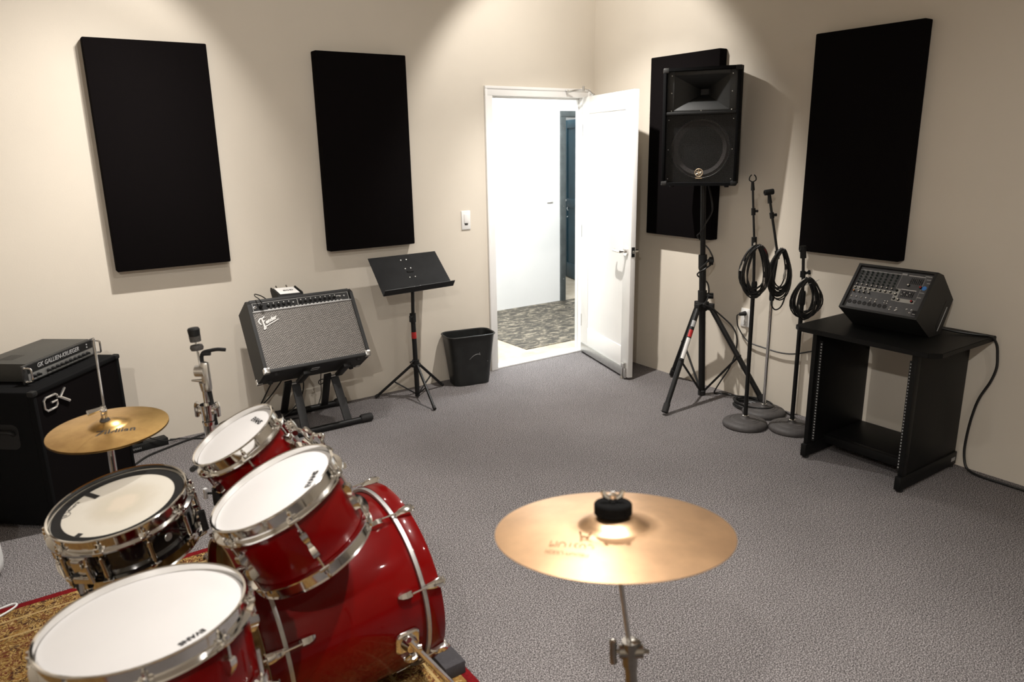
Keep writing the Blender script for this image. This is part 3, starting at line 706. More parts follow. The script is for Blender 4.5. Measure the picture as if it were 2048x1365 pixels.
# round tuning fork emblem and lettering
em = V(.0, yb_ - .004, .078); er = .024
b = add_tube(B(), [em + V(er * math.cos(a), 0, er * math.sin(a)) for a in [2 * PI * k / 40 for k in range(40)]], .0021, 6, closed=True)
emb = obj('emblem', b, M_GOLDINK, t, label='gold ring emblem with three crossed tuning forks')
for k in range(3):
    a = PI / 2 + k * 2 * PI / 3; d = V(math.cos(a), 0, math.sin(a)); s2 = V(-math.sin(a), 0, math.cos(a)); b = B()
    add_tube(b, [em + d * .0215, em + d * .002], .0017, 5)
    for q in (-1, 1): add_tube(b, [em + d * .002 , em + s2 * .0034 * q - d * .001, em + s2 * .0034 * q - d * .0165], .0014, 5)
    obj('tuning_fork', b, M_GOLDINK, emb)
text('lettering', 'YAMAHA', .013, M_GOLDINK, emb, em + V(0, 0, -.034), (1, 0, 0), (0, 0, 1), .044, bold=.0006)
for s_ in (-1, 1):
    for z in (0, SH):
        b = B(); add_box(b, (s_ * (SW / 2 - .016), yf + .016, z + (.014 if z == 0 else -.014)), (.036, .036, .030), .006)
        obj('corner_guard', b, M_BLACKMATTE if s_ > 0 else mat('dark_grey_guard', (0.028, 0.028, 0.028), .4), t)
for x in (-.17, .17): obj('rubber_foot', cyl((x, -.10, 0), (x, -.10, -.014), .014, 12), M_RUBBER, t)
obj('pole_cup', cyl((.0, .02, -.012), (.0, .02, .004), .034, 20), M_BLACKMATTE, t)

TP = Vector((-.187, -1.384, 0)); TT = Vector((-.226, -1.345, 1.42))
t = thing('speaker_stand', 'black tripod stand holding the loudspeaker', 'stand', TP)
L = lambda *p: Vector(p) - TP
def ax(z): return TP.lerp(TT, z / TT.z)
obj('pole', cyl(ax(.012) - TP, ax(.94) - TP, .0225, 20), M_BLACK, t)
obj('upper_pole', cyl(ax(.90) - TP, ax(1.425) - TP, .0175, 18), M_BLACK, t)
b = cyl(ax(.885) - TP, ax(.975) - TP, .028, 20); k0 = ax(.935) - TP; add_tube(b, [k0, k0 + V(.034, -.036, .0)], .009, 10)
cl = obj('height_collar', b, M_BLACKMATTE, t)
obj('clamp_knob', cyl(k0 + V(.028, -.030, 0), k0 + V(.046, -.05, 0), .027, 18), M_BLACKMATTE, cl)
b = cyl(ax(.655) - TP, ax(.735) - TP, .030, 20); k1 = ax(.70) - TP; add_tube(b, [k1, k1 + V(.05, -.05, 0)], .020, 14)
obj('lower_collar', b, M_BLACKMATTE, t)
hub = ax(.63) - TP
b = B(); add_box(b, hub + V(0, 0, .01), (.075, .075, .035), .006, Matrix.Rotation(.5, 3, 'Z')); add_tube(b, [hub + V(0, 0, -.03), hub + V(0, 0, .03)], .033, 16)
FEET = [Vector((-.690, -1.512, .0)), Vector((-.045, -.965, 0)), Vector((-.035, -1.795, 0))]
for f_ in FEET:
    d = f_ - TP; u = d.normalized(); add_box(b, hub + u * .045 + V(0, 0, .0), (.07, .036, .045), .005, Matrix.Rotation(math.atan2(u.y, u.x), 3, 'Z'))
obj('leg_hub', b, M_BLACKMATTE, t)
for i, f_ in enumerate(FEET):
    d = f_ - TP; u = d.normalized(); p0 = hub + u * .06 + V(0, 0, -.005); p1 = d + V(0, 0, .022) - u * .012
    lg = obj('leg', cyl(p0, p1, .0175, 16), M_BLACK, t)
    dd = (p1 - p0).normalized()
    obj('rubber_foot', cyl(p1 - dd * .055, p1 + dd * .004, .0215, 16), M_RUBBER, lg)
    mid = p0.lerp(p1, .52)
    b = cyl(ax(.035) - TP + u * .02, mid, .0075, 10); add_box(b, mid, (.03, .03, .03), .005); obj('brace', b, M_BLACK, t)
    if i == 0:
        R0 = axis_mtx((0, 0, 0), dd)
        def band(f0, f1, name, m_, lbl):
            a = p0.lerp(p1, f0); c = p0.lerp(p1, f1); xx = (V(-.55, -.80, .25)); xx = (xx - dd * xx.dot(dd)).normalized(); yy = dd.cross(xx)
            b = B(); n = 6; A_ = []; C_ = []
            for k in range(n + 1):
                an = math.radians(-48 + 96 * k / n); o_ = (xx * math.cos(an) + yy * math.sin(an)) * .0181
                A_.append(b.verts.new(a + o_)); C_.append(b.verts.new(c + o_))
            for k in range(n): b.faces.new((A_[k], A_[k + 1], C_[k + 1], C_[k]))
            obj(name, b, m_, lg, label=lbl)
        band(.22, .29, 'red_label', M_REDPLASTIC, 'red printed label'); band(.30, .50, 'white_label', M_WHITEINK, 'long white label'); band(.13, .19, 'grey_label', M_GREYINK, 'small grey label')
b = lathe([(0, 0), (.026, 0), (.027, .03), (.0225, .034)], 18, Matrix.Translation(V(0, 0, .002))); obj('pole_foot', b, M_RUBBER, t)

# speaker cable spiralling down the stand, over the floor and along the wall
o0 = ax(1.30) + V(.03, .0, 0)
t = thing('speaker_cable', 'black cable wound round the loudspeaker stand and running along the floor to the wall', 'cable', (TP.x + .1, TP.y - .1, 0))
L = lambda p: Vector(p) - Vector((TP.x + .1, TP.y - .1, 0))
pts = [ax(1.46) + V(.06, .02, 0), ax(1.34) + V(.055, -.02, 0), ax(1.26) + V(.045, -.035, 0), ax(1.19) + V(-.01, -.033, 0), ax(1.13) + V(-.033, -.012, 0), ax(1.10) + V(-.03, .02, 0), ax(1.05) + V(.025, .02, 0), ax(1.00) + V(.045, -.02, 0), ax(.93) + V(.05, -.045, 0), ax(.89) + V(-.02, -.04, 0), ax(.86) + V(-.04, .0, 0), ax(.83) + V(-.01, .03, 0), ax(.79) + V(.04, .0, 0), ax(.74) + V(.04, -.02, 0), ax(.68) + V(.0, -.043, 0), ax(.655) + V(-.045, -.055, 0), ax(.63) + V(.0, -.08, 0), V(-.14, -1.50, .56), V(-.10, -1.545, .50), V(-.088, -1.575, .43), V(-.085, -1.57, .33), V(-.10, -1.54, .22), V(-.12, -1.48, .10), V(-.11, -1.43, .012), V(-.075, -1.46, .009), V(-.05, -1.56, .012), V(-.06, -1.66, .030), V(-.045, -1.86, .02), V(-.06, -2.00, .009), V(-.10, -2.10, .009), V(-.09, -2.30, .009), V(-.06, -2.40, .009)]
obj('cable', add_tube(B(), [L(q) for q in smooth_path(pts, 6)], .0052, 8), M_CABLE, t)
e0 = ax(.94) + V(-.012, -.035, 0)
obj('cable_tie', add_tube(B(), [L(ax(.955) + V(.04, -.03, 0)), L(ax(.925) + V(-.02, -.045, 0)), L(ax(.895) + V(-.09, -.05, 0))], .006, 8), M_CABLE, t)

# coil of cable on the carpet round the tripod's right foot
def coil_pts(n, f):
    return [f(2 * PI * k / 26, k / 26) for k in range(26 * n + 1)]
rnd = random.Random(3)
jit = [(rnd.uniform(-.018, .018), rnd.uniform(-.012, .012), rnd.uniform(.9, 1.12), rnd.uniform(.88, 1.1)) for _ in range(12)]
def blend(lst, tt):
    i = int(tt) % len(lst); j = (i + 1) % len(lst); f = tt - int(tt); return [a * (1 - f) + c * f for a, c in zip(lst[i], lst[j])]
def floorcoil(a, tt):
    j = blend(jit, tt); return V(-.145 + j[0] + .085 * j[2] * math.cos(a), -1.775 + j[1] + .135 * j[3] * math.sin(a), .008 + .0075 * (tt % 6))
t = thing('cable_coil', 'coil of black cable lying on the carpet round the foot of the loudspeaker stand', 'cable', (-.145, -1.775, 0))
obj('cable', add_tube(B(), [q - V(-.145, -1.775, 0) for q in coil_pts(6, floorcoil)], .0048, 7), M_CABLE, t)

# =================================================================== MICROPHONE STANDS
def mic_stand(base, label, metal, kind):
    t = thing('microphone_stand', label, 'microphone stand', base, 'round base microphone stands')
    o = Vector(base)
    b = lathe([(0, 0), (.128, 0), (.1335, .006), (.134, .016), (.127, .028), (.112, .036), (.090, .041), (.0885, .0395), (.086, .042), (.070, .045), (.0685, .0435), (.066, .046), (.03, .049), (.022, .058), (0, .058)], 56)
    obj('base', b, M_BASE, t)
    obj('collar', lathe([(.017, .054), (.019, .058), (.019, .066), (.015, .070)], 18), M_CHROME, t)
    return t, o
# m1: black pole, chrome nut, rod to a clip
t, o = mic_stand((-.421, -1.935, 0), 'black microphone stand in front, nearest the room, with an empty clip on top', M_BLACK, 1)
obj('pole', cyl((0, 0, .06), (-.006, .0, .90), .0125, 14), M_BLACK, t)
b = lathe([(.0135, .80), (.017, .81), (.017, .885), (.0145, .90), (0, .90)], 18); obj('clutch', b, M_BLACKMATTE, t)
obj('upper_pole', cyl((-.006, 0, .88), (-.012, .01, 1.135), .0085, 12), M_BLACK, t)
b = cyl((-.012, .01, 1.105), (-.014, .012, 1.16), .0155, 14); obj('boom_joint', b, M_BLACKMATTE, t)
obj('joint_ball', cyl((-.022, -.004, 1.115), (-.018, .002, 1.128), .008, 10), M_CHROME, t)
obj('boom', cyl((-.013, .012, 1.15), (-.028, .035, 1.455), .0065, 12), M_BLACK, t)
b = cyl((-.020, .023, 1.285), (-.0215, .025, 1.325), .012, 12); add_tube(b, [(-.021, .024, 1.308), (-.0, .008, 1.308)], .007, 8); obj('boom_collar', b, M_BLACKMATTE, t)
obj('clip_boss', cyl((-.0265, .033, 1.425), (-.029, .0365, 1.475), .0115, 12, .008), M_BLACKMATTE, t)
b = B()
for sg in (-1, 1): add_tube(b, smooth_path([(-.029, .0365, 1.472), V(-.029, .0365, 1.482) + V(.82, -.57, 0) * .018 * sg, V(-.029, .0365, 1.50) + V(.82, -.57, 0) * .017 * sg, V(-.029, .0365, 1.512) + V(.82, -.57, 0) * .007 * sg], 4), .0035, 6)
obj('clip', b, M_BLACKMATTE, t)
C1 = V(-.421, -1.935, 0)
# m2: chrome pole, tube holder on a leaning rod
t, o = mic_stand((-.158, -1.872, 0), 'chrome pole microphone stand standing behind the other two', M_CHROME, 2)
obj('pole', cyl((0, 0, .06), (.0, 0, .80), .0115, 14), M_CHROME, t, label='shiny chrome pole')
obj('clutch', lathe([(.0125, .74), (.016, .75), (.016, .83), (.0135, .845), (0, .845)], 18), M_BLACKMATTE, t)
obj('upper_pole', cyl((0, 0, .83), (.008, -.012, 1.02), .0085, 12), M_BLACK, t)
obj('boom_joint', cyl((.008, -.012, 1.0), (.006, -.008, 1.05), .014, 12), M_BLACKMATTE, t)
obj('boom', cyl((.008, -.012, 1.03), (-.034, .042, 1.365), .0075, 12), M_BLACK, t)
b = cyl((-.0195, .024, 1.245), (-.0235, .029, 1.28), .013, 12); add_tube(b, [(-.0215, .0265, 1.264), (.0, .008, 1.266)], .0085, 8); obj('boom_collar', b, M_BLACKMATTE, t)
obj('clip_boss', cyl((-.0315, .039, 1.335), (-.036, .0445, 1.385), .0135, 12, .010), M_BLACKMATTE, t)
pc = V(-.038, .047, 1.400); dv = V(.80, -.55, .12)
b = lathe([(.0135, -.028), (.0165, -.026), (.0175, .024), (.0155, .028), (.0135, .026), (.012, -.024)], 18, axis_mtx(pc, dv), closed=True); add_box(b, pc + V(0, 0, -.012), (.016, .016, .016), .003); obj('clip', b, M_BLACKMATTE, t)
C2 = V(-.158, -1.872, 0)
# m3: short black pole
t, o = mic_stand((-.259, -2.150, 0), 'short black microphone stand next to the rack table', M_BLACK, 3)
obj('pole', cyl((0, 0, .06), (.0, 0, .80), .0125, 14), M_BLACK, t)
obj('clutch', lathe([(.0135, .77), (.0175, .78), (.0175, .84), (.0145, .855), (0, .855)], 18), M_BLACKMATTE, t)
obj('upper_pole', cyl((0, 0, .84), (-.006, .012, 1.06), .0085, 12), M_BLACK, t)
b = cyl((-.003, .007, .935), (-.004, .008, .97), .015, 14); add_tube(b, [(-.0035, .0075, .955), (.018, -.012, .962)], .008, 10); add_tube(b, [(.018, -.012, .962), (.026, -.020, .964)], .013, 12); obj('pole_collar', b, M_BLACKMATTE, t)
b = cyl((-.006, .012, 1.045), (-.009, .017, 1.115), .017, 14); add_tube(b, [(-.008, .015, 1.085), (-.024, .026, 1.09)], .009, 10); obj('boom_joint', b, M_BLACKMATTE, t)
C3 = V(-.259, -2.150, 0)

def hanging_coil(label, c, hook, wd, ht, seed, turns=9, slant=0., tilt=0.0, tail=True, group='coiled microphone cables'):
    """cable wound in long loops that hang from the hook point"""
    r_ = random.Random(seed); vw = V(.82, -.57, 0)                      # loops face the room
    nv = V(.57, .82, 0)
    J = [(r_.uniform(-.016, .016), r_.uniform(-.02, .02), r_.uniform(.55, 1.10), r_.uniform(.74, 1.06), r_.uniform(-.030, .022)) for _ in range(turns + 2)]
    def f(a, tt):
        j = blend(J, tt); ang_ = a + PI / 2
        dx = wd * j[2] * math.cos(ang_) + j[0]
        dz = ht * j[3] * math.sin(ang_)
        top = ht * j[3]
        dx *= (1 - .45 * (dz / top * .5 + .5) ** 2)                      # drop shaped
        return hook + vw * (dx + slant * (dz - top)) + V(0, 0, dz - top + .004 * (tt % 4)) + nv * (j[4] - .028)
    t = thing('cable_coil', label, 'cable', hook, group)
    P = [f(2 * PI * k / 26, k / 26) - hook for k in range(26 * turns + 1)]
    obj('cable', add_tube(B(), P, .0042, 7), M_CABLE, t)
    return t, vw, nv
t, vw, nv = hanging_coil('black microphone cable coiled in long loops on the front microphone stand', None, C1 + V(-.004, .002, 1.105), .092, .150, 11, 16)
obj('strap', add_tube(B(), smooth_path([vw * .004 + V(0, 0, .012) - nv * .03, vw * .03 + V(0, 0, -.004) - nv * .035, vw * .052 + V(0, 0, -.04) - nv * .03, vw * .058 + V(0, 0, -.07) - nv * .028], 5), .010, 8), M_CABLE, t)
obj('red_tie', add_tube(B(), smooth_path([vw * .012 + V(0, 0, .004) - nv * .047, vw * .034 + V(0, 0, -.012) - nv * .046, vw * .048 + V(0, 0, -.042) - nv * .043], 5), .0045, 6), M_REDPLASTIC, t, label='red cable tie')
def connector(parent, p0, d, nm='connector'):
    d = d.normalized(); b = cyl(p0, p0 + d * .035, .0065, 12); add_tube(b, [p0 + d * .03, p0 + d * .062], .009, 12)
    obj(nm, b, M_STEEL, parent, label='silver plug at the cable end')
    obj('boot', cyl(p0 - d * .03, p0 + d * .004, .0042, 10, .0072), M_RUBBER, parent)
connector(t, vw * -.075 + V(0, 0, -.075) - nv * .035, vw * -.25 + V(0, 0, -1))
connector(t, vw * .045 + V(0, 0, -.17) - nv * .045, vw * .06 + V(0, 0, -1))
t, vw, nv = hanging_coil('black microphone cable coiled on the chrome microphone stand', None, C2 + V(.02, -.015, 1.055), .080, .150, 23, 16)
connector(t, vw * .03 + V(0, 0, -.11) - nv * .045, vw * -.10 + V(0, 0, -1))
obj('loose_loop', add_tube(B(), smooth_path([vw * -.03 + V(0, 0, -.27) - nv * .03, vw * -.036 + V(0, 0, -.33) - nv * .03, vw * -.01 + V(0, 0, -.365) - nv * .03, vw * .025 + V(0, 0, -.345) - nv * .03, vw * .045 + V(0, 0, -.28) - nv * .03, vw * .058 + V(0, 0, -.18) - nv * .03], 5), .0045, 8), M_CABLE, t)
t, vw, nv = hanging_coil('black microphone cable coiled on the short microphone stand at the table', None, C3 + V(.004, -.003, .925), .096, .118, 37, 14)
obj('tape_tie', add_tube(B(), smooth_path([vw * -.035 + V(0, 0, -.012) - nv * .04, vw * -.015 + V(0, 0, .006) - nv * .046, vw * -.006 + V(0, 0, -.02) - nv * .048], 4), .0065, 8), M_CREAMCAP, t, label='off white tape tie')
obj('tie_wire', add_tube(B(), [vw * -.012 + V(0, 0, -.028) - nv * .045, vw * .03 + V(0, 0, -.012) - nv * .05, vw * .062 + V(0, 0, .004) - nv * .05], .0016, 6), M_GREYINK, t)
connector(t, vw * .048 + V(0, 0, -.06) - nv * .04, vw * .12 + V(0, 0, -1))

# =================================================================== RACK TABLE, MIXER
tb = (-.29, -2.705, 0)
t = thing('rack_table', 'black laminate rack table against the right wall carrying the mixer', 'table', tb)
L = lambda *p: Vector(p) - Vector(tb)
def lbx(x0, x1, y0, y1, z0, z1, bev=0., bm=None): return bx(x0 - tb[0], x1 - tb[0], y0 - tb[1], y1 - tb[1], z0, z1, bev, bm)
poly = [(-.008, -2.325), (-.008, -3.085), (-.545, -3.085), (-.592, -3.045), (-.592, -2.365), (-.560, -2.325)]
b = B(); add_prism(b, [(x - tb[0], y - tb[1]) for x, y in poly], .710, .735, 'z'); bevel_all(b, .003, 2)
obj('table_top', b, M_LAM, t)
for y in (-2.442, -2.968):
    obj('side_panel', lbx(-.545, -.02, y - .009, y + .009, .055, .710, .002), M_LAM, t)
    b = lbx(-.575, -.012, y - .016, y + .016, .012, .082, .004)
    fb = obj('foot_bar', b, M_LAM, t)
    for x in (-.545, -.045): obj('foot_glide', cyl(L(x, y, 0), L(x, y, .014), .017, 14), M_RUBBER, fb)
    sg = 1 if y < -2.7 else -1
    b = lbx(-.558, -.515, y - .012, y + .012, .082, .710, .002); obj('front_edge', b, M_LAM, t)
    # perforated steel rack rail on the inside of the side panel
    yi = y + sg * .014
    rl = obj('rack_rail', add_prism(B(), [(-.530 - tb[0], yi - tb[1]), (-.527 - tb[0], yi - tb[1]), (-.527 - tb[0], yi + sg * .019 - tb[1]), (-.530 - tb[0], yi + sg * .019 - tb[1])], .10, .665, 'z'), M_BLACKMATTE, t)
    b = B()
    for k in range(34): add_box(b, L(-.5305, yi + sg * .012, .115 + k * .0162), (.0012, .007, .007))
    obj('rail_holes', b, M_GREYINK, rl, kind='stuff')
obj('bottom_shelf', lbx(-.36, -.03, -2.96, -2.45, .085, .100, .002), M_LAM, t)
obj('cross_bar', lbx(-.40, -.365, -2.96, -2.45, .055, .10, .003), M_LAM, t)
obj('back_rail', lbx(-.035, -.02, -2.96, -2.45, .62, .71, .002), M_LAM, t)
b = lbx(-.07, -.03, -2.9852, -2.9845, .035, .055); obj('small_label', b, M_GREYINK, t)

mx0 = (-.30, -2.695, .736)
t = thing('mixer', 'black powered box mixer with a sloping panel of knobs, standing on the rack table', 'mixer', mx0)
# local: x = depth towards the wall, y = along the wall (right side of picture is -y)
pf = [(0.0, 0.0), (-.147, .110), (.012, .325), (.068, .306), (.200, .166), (.110, 0.0)]
hw = .2035
b = B(); pb_, pt_ = V(pf[1][0], 0, pf[1][1]), V(pf[2][0], 0, pf[2][1]); fd = (pt_ - pb_).normalized(); fn = V(-fd.z, 0, fd.x); FL = (pt_ - pb_).length
rin = .016
for s_ in (-1, 1): add_prism(b, pf, min(s_ * hw, s_ * (hw - .014)), max(s_ * hw, s_ * (hw - .014)), 'y')
pin = [(0.0, 0.0), (-.147, .110), (pb_ + fd * .012).to_tuple()[::2], (pb_ + fd * .012 - fn * rin).to_tuple()[::2], (pt_ - fd * .012 - fn * rin).to_tuple()[::2], (pt_ - fd * .012).to_tuple()[::2], pf[2], pf[3], pf[4], pf[5]]
t2b = B()
def pr(poly, a, c):
    A_ = [t2b.verts.new((x, a, z)) for x, z in poly]; C_ = [t2b.verts.new((x, c, z)) for x, z in poly]
    for i in range(len(poly)): t2b.faces.new((A_[i], A_[(i + 1) % len(poly)], C_[(i + 1) % len(poly)], C_[i]))
pr(pin, -hw + .013, hw - .013); merge(b, t2b)
obj('cabinet', b, mat('black_mixer_case', (0.009, 0.009, 0.009), .55, var=.2, scale=200, bmp=.3, bscale=400), t)
mp_ = pb_ - fn * (rin - .003)
def mpt(u, v, h=0.): return mp_ + V(0, -1, 0) * u + fd * v + fn * h        # u: to the right in the picture, v: up the slope
fc = obj('control_panel', add_loft(B(), [[mpt(-hw + .015, .013, -.004), mpt(hw - .015, .013, -.004), mpt(hw - .015, FL - .013, -.004), mpt(-hw + .015, FL - .013, -.004)], [mpt(-hw + .015, .013, .0), mpt(hw - .015, .013, .0), mpt(hw - .015, FL - .013, .0), mpt(-hw + .015, FL - .013, .0)]]), mat('mixer_slate_panel', (0.072, 0.073, 0.078), .45, var=.1, scale=30), t)
def patch(name, u0, u1, v0, v1, m_, parent, h=.0004):
    return obj(name, add_loft(B(), [[mpt(u0, v0, h - .0004), mpt(u1, v0, h - .0004), mpt(u1, v1, h - .0004), mpt(u0, v1, h - .0004)], [mpt(u0, v0, h), mpt(u1, v0, h), mpt(u1, v1, h), mpt(u0, v1, h)]]), m_, parent)
M_PALEBAND = mat('pale_grey_band', (0.36, 0.36, 0.34), .5, var=.05)
U0, V0 = -.170, .045                     # first channel strip, first row above the sockets
CH = [U0 + .0268 * k for k in range(8)]
patch('level_band', -.185, .040, .121, .140, M_PALEBAND, fc); patch('title_line', -.185, .030, .236, .2375, M_WHITEINK, fc); patch('centre_column', .036, .060, .088, .158, M_PALEBAND, fc)
patch('title_line', .068, .150, .236, .2385, M_WHITEINK, fc); patch('title_line', .062, .136, .156, .159, M_WHITEINK, fc); patch('master_band', .060, .150, .086, .106, M_PALEBAND, fc)
patch('header_block', .032, .058, .236, .246, M_GREYINK, fc)
for u in (.0345, .152): patch('divider_line', u, u + .0012, .10, .235, M_GREYINK, fc)
def knob_at(u, v, r, h, capm, body=M_BLACKMATTE, cr=.62):
    k_ = obj('knob', add_lathe(B(), [(r, 0), (r * .92, h * .7), (r * .80, h)], 10, axis_mtx(mpt(u, v), fn)), body, t)
    obj('knob_cap', add_lathe(B(), [(r * cr, h), (r * cr * .9, h + .0018), (0, h + .002)], 10, axis_mtx(mpt(u, v), fn)), capm, k_)
M_GREENK = mat('dark_green_grey_knob', (0.030, 0.040, 0.036), .5)
for u in CH:
    knob_at(u, .130, .0065, .010, M_CREAMCAP)
    knob_at(u, .150, .0048, .008, M_CREAMCAP, cr=.7)
    for v in (.166, .182, .198, .214, .228): knob_at(u, v, .0058, .009, M_GREENK, M_GREENK, .7)
for u in CH[:4]: knob_at(u + .0015, .109, .0055, .009, M_ORANGE if u == CH[0] else M_CREAMCAP, cr=.7)
for u in CH:
    j = obj('microphone_socket', lathe([(.0098, 0), (.0105, .002), (.0085, .0025), (.0075, .0012), (0, .0010)], 18, axis_mtx(mpt(u + .003, .048), fn)), M_INK, t)
for u in CH[:6]:
    obj('line_socket', lathe([(.0028, .001), (.0046, .0022), (.0052, 0)], 10, axis_mtx(mpt(u, .078), fn)), M_STEEL, t)
    if CH.index(u) > 3: obj('line_socket', lathe([(.0028, .001), (.0046, .0022), (.0052, 0)], 10, axis_mtx(mpt(u, .066), fn)), M_STEEL, t)
for a in (0, 1):
    for c in (0, 1): obj('tape_socket', lathe([(0, .006), (.0025, .006), (.0042, .003), (.0042, 0)], 10, axis_mtx(mpt(.012 + a * .013, .066 + c * .012), fn)), M_SILVER, t)
for (u, v) in ((.052, .050), (.052, .036), (.082, .050), (.086, .040), (.080, .036), (.132, .052), (.156, .052), (.152, .036)):
    obj('line_socket', lathe([(.0028, .001), (.0046, .0022), (.0052, 0)], 10, axis_mtx(mpt(u, v), fn)), M_STEEL, t)
for (u, v, m_) in ((.044, .146, M_GREENK), (.046, .124, M_CREAMCAP), (.047, .100, M_GREYINK), (.070, .097, M_CREAMCAP), (.138, .097, M_REDPLASTIC), (.088, .182, M_CREAMCAP), (.150, .178, M_REDPLASTIC)): knob_at(u, v, .0072, .010, m_)
for (v0, uu) in ((.192, .088), (.116, .072)):
    for k in range(7):
        sl = patch('fader_slot', uu + k * .0092, uu + k * .0092 + .0045, v0, v0 + .034, M_BLACK, t, .0008)
        vv = v0 + .010 + .012 * ((k * 5) % 3) / 2
        obj('fader_cap', add_loft(B(), [[mpt(uu + k * .0092 + .0004, vv, .0008), mpt(uu + k * .0092 + .0041, vv, .0008), mpt(uu + k * .0092 + .0041, vv + .005, .0008), mpt(uu + k * .0092 + .0004, vv + .005, .0008)], [mpt(uu + k * .0092 + .0008, vv + .001, .005), mpt(uu + k * .0092 + .0037, vv + .001, .005), mpt(uu + k * .0092 + .0037, vv + .004, .005), mpt(uu + k * .0092 + .0008, vv + .004, .005)]]), M_WHITEINK if (v0 < .15 and k in (0, 1, 3, 4)) else M_BLACKMATTE, sl)
obj('round_sticker', lathe([(.0115, 0), (.0115, .0012), (0, .0012)], 18, axis_mtx(mpt(.166, .178), fn)), M_BLUE, t, label='round blue sticker')
for (u, v) in ((.168, .224), (.164, .150), (.160, .122), (.176, .205)): patch('small_label', u - .009, u + .012, v, v + .004, M_GREYINK, fc)
ps = patch('power_switch', .163, .184, .026, .052, M_BLACK, t, .003)
patch('switch_mark', .166, .181, .030, .034, M_GREYINK, ps, .0035)
text('lettering', 'YAMAHA', .012, M_WHITEINK, fc, mpt(.163, .243, .0005), (0, -1, 0), fd, .034)
# side handle recess
hp = [(.052, .050), (.128, .172), (.142, .156), (.140, .130), (.070, .022)]
hd = obj('handle_recess', add_prism(B(), hp, -hw - .0012, -hw + .002, 'y'), M_BLACK, t)
obj('handle_edge', add_tube(B(), [(.070, -hw - .002, .022), (.141, -hw - .002, .135)], .0022, 6), M_GREYINK, hd)

pw = [V(-.17, -2.86, .765), V(-.135, -2.915, .752), V(-.11, -2.96, .745), V(-.085, -3.02, .742), V(-.055, -3.075, .738), V(-.032, -3.098, .70), V(-.026, -3.108, .64), V(-.026, -3.112, .575), V(-.028, -3.095, .50), V(-.028, -3.055, .40), V(-.028, -3.035, .30), V(-.028, -3.025, .20), V(-.032, -3.025, .10), V(-.042, -3.045, .030), V(-.055, -3.08, .010), V(-.07, -3.14, .008), V(-.07, -3.25, .008), V(-.068, -3.40, .008), V(-.07, -3.7, .008)]
t = thing('power_cable', 'thick black power cord hanging from the mixer down the right wall to the carpet', 'cord', pw[0])
obj('cord', add_tube(B(), [q - pw[0] for q in smooth_path(pw, 7)], .0065, 10), M_CABLE, t)
obj('plug', add_box(B(), V(-.012, .018, .002), (.045, .026, .020), .006, Matrix.Rotation(-.9, 3, 'Z')), M_RUBBER, t)

# =================================================================== BASS STACK
gm = Matrix.Translation((-3.961, -.514, 0)) @ Matrix.Rotation(math.radians(50), 4, 'Z')
GW, GD, GH = .630, .40, .672
t = thing('speaker_cabinet', 'large black bass speaker cabinet standing on the carpet at the left edge', 'speaker cabinet', gm)
b = B(); add_box(b, (0, .012, GH / 2 + .010), (GW, GD - .024, GH - .020), .010)
obj('cabinet', b, M_CARPETBOX, t)
b = B(); yf = -GD / 2
bx(-GW / 2, -GW / 2 + .022, yf, yf + .03, .010, GH, .005, b); bx(GW / 2 - .022, GW / 2, yf, yf + .03, .010, GH, .005, b)
bx(-GW / 2 + .02, GW / 2 - .02, yf, yf + .03, GH - .022, GH, .005, b); bx(-GW / 2 + .02, GW / 2 - .02, yf, yf + .03, .010, .032, .005, b)
obj('front_frame', b, M_CARPETBOX, t)
obj('grille', bx(-GW / 2 + .02, GW / 2 - .02, yf + .006, yf + .014, .03, GH - .02), M_FABRIC, t)
# chrome letter badge, drawn with bars
b = B(); yb = yf + .001
def bar(b, P, wdt=.0065, closed=False): add_tube(b, [V(x, yb, z) for x, z in P], wdt, 6, closed)
bxo, bzo, k = -.262, .560, 1.
G = [(.094, .052), (.080, .062), (.020, .062), (.006, .050), (.006, .014), (.020, .0), (.076, .0), (.088, .012), (.088, .030), (.050, .030)]
bar(b, [(bxo + x, bzo + z) for x, z in G], .0058)
K1 = [(.092, .044), (.112, .036), (.150, .070)]; K2 = [(.112, .036), (.168, .0)]
bar(b, [(bxo + x, bzo + z) for x, z in K1], .0062); bar(b, [(bxo + x, bzo + z) for x, z in K2], .0075)
obj('badge', b, M_SILVER, t, label='chrome letter badge G K')
for x in (-GW / 2 + .012, GW / 2 - .012):
    for z in (.02, GH - .010): obj('corner_guard', add_box(B(), (x, yf + .012, z), (.034, .034, .026), .008), M_BLACKMATTE, t)
# handle recess on the left side
b = add_prism(B(), [(q[0] + .0, q[1] + .46) for q in rounded_rect(.20, .12, .03)], -GW / 2 - .003, -GW / 2 + .002, 'x'); hr = obj('handle_dish', b, M_BLACK, t)
obj('handle', add_tube(B(), smooth_path([(-GW / 2 - .004, -.075, .47), (-GW / 2 - .016, -.06, .485), (-GW / 2 - .016, .06, .485), (-GW / 2 - .004, .075, .47)], 4), .009, 8), M_BLACKMATTE, hr)
for x in (-.26, .26):
    for y in (-.15, .15): obj('caster_foot', cyl((x, y, 0), (x, y, .014), .022, 14), M_RUBBER, t)

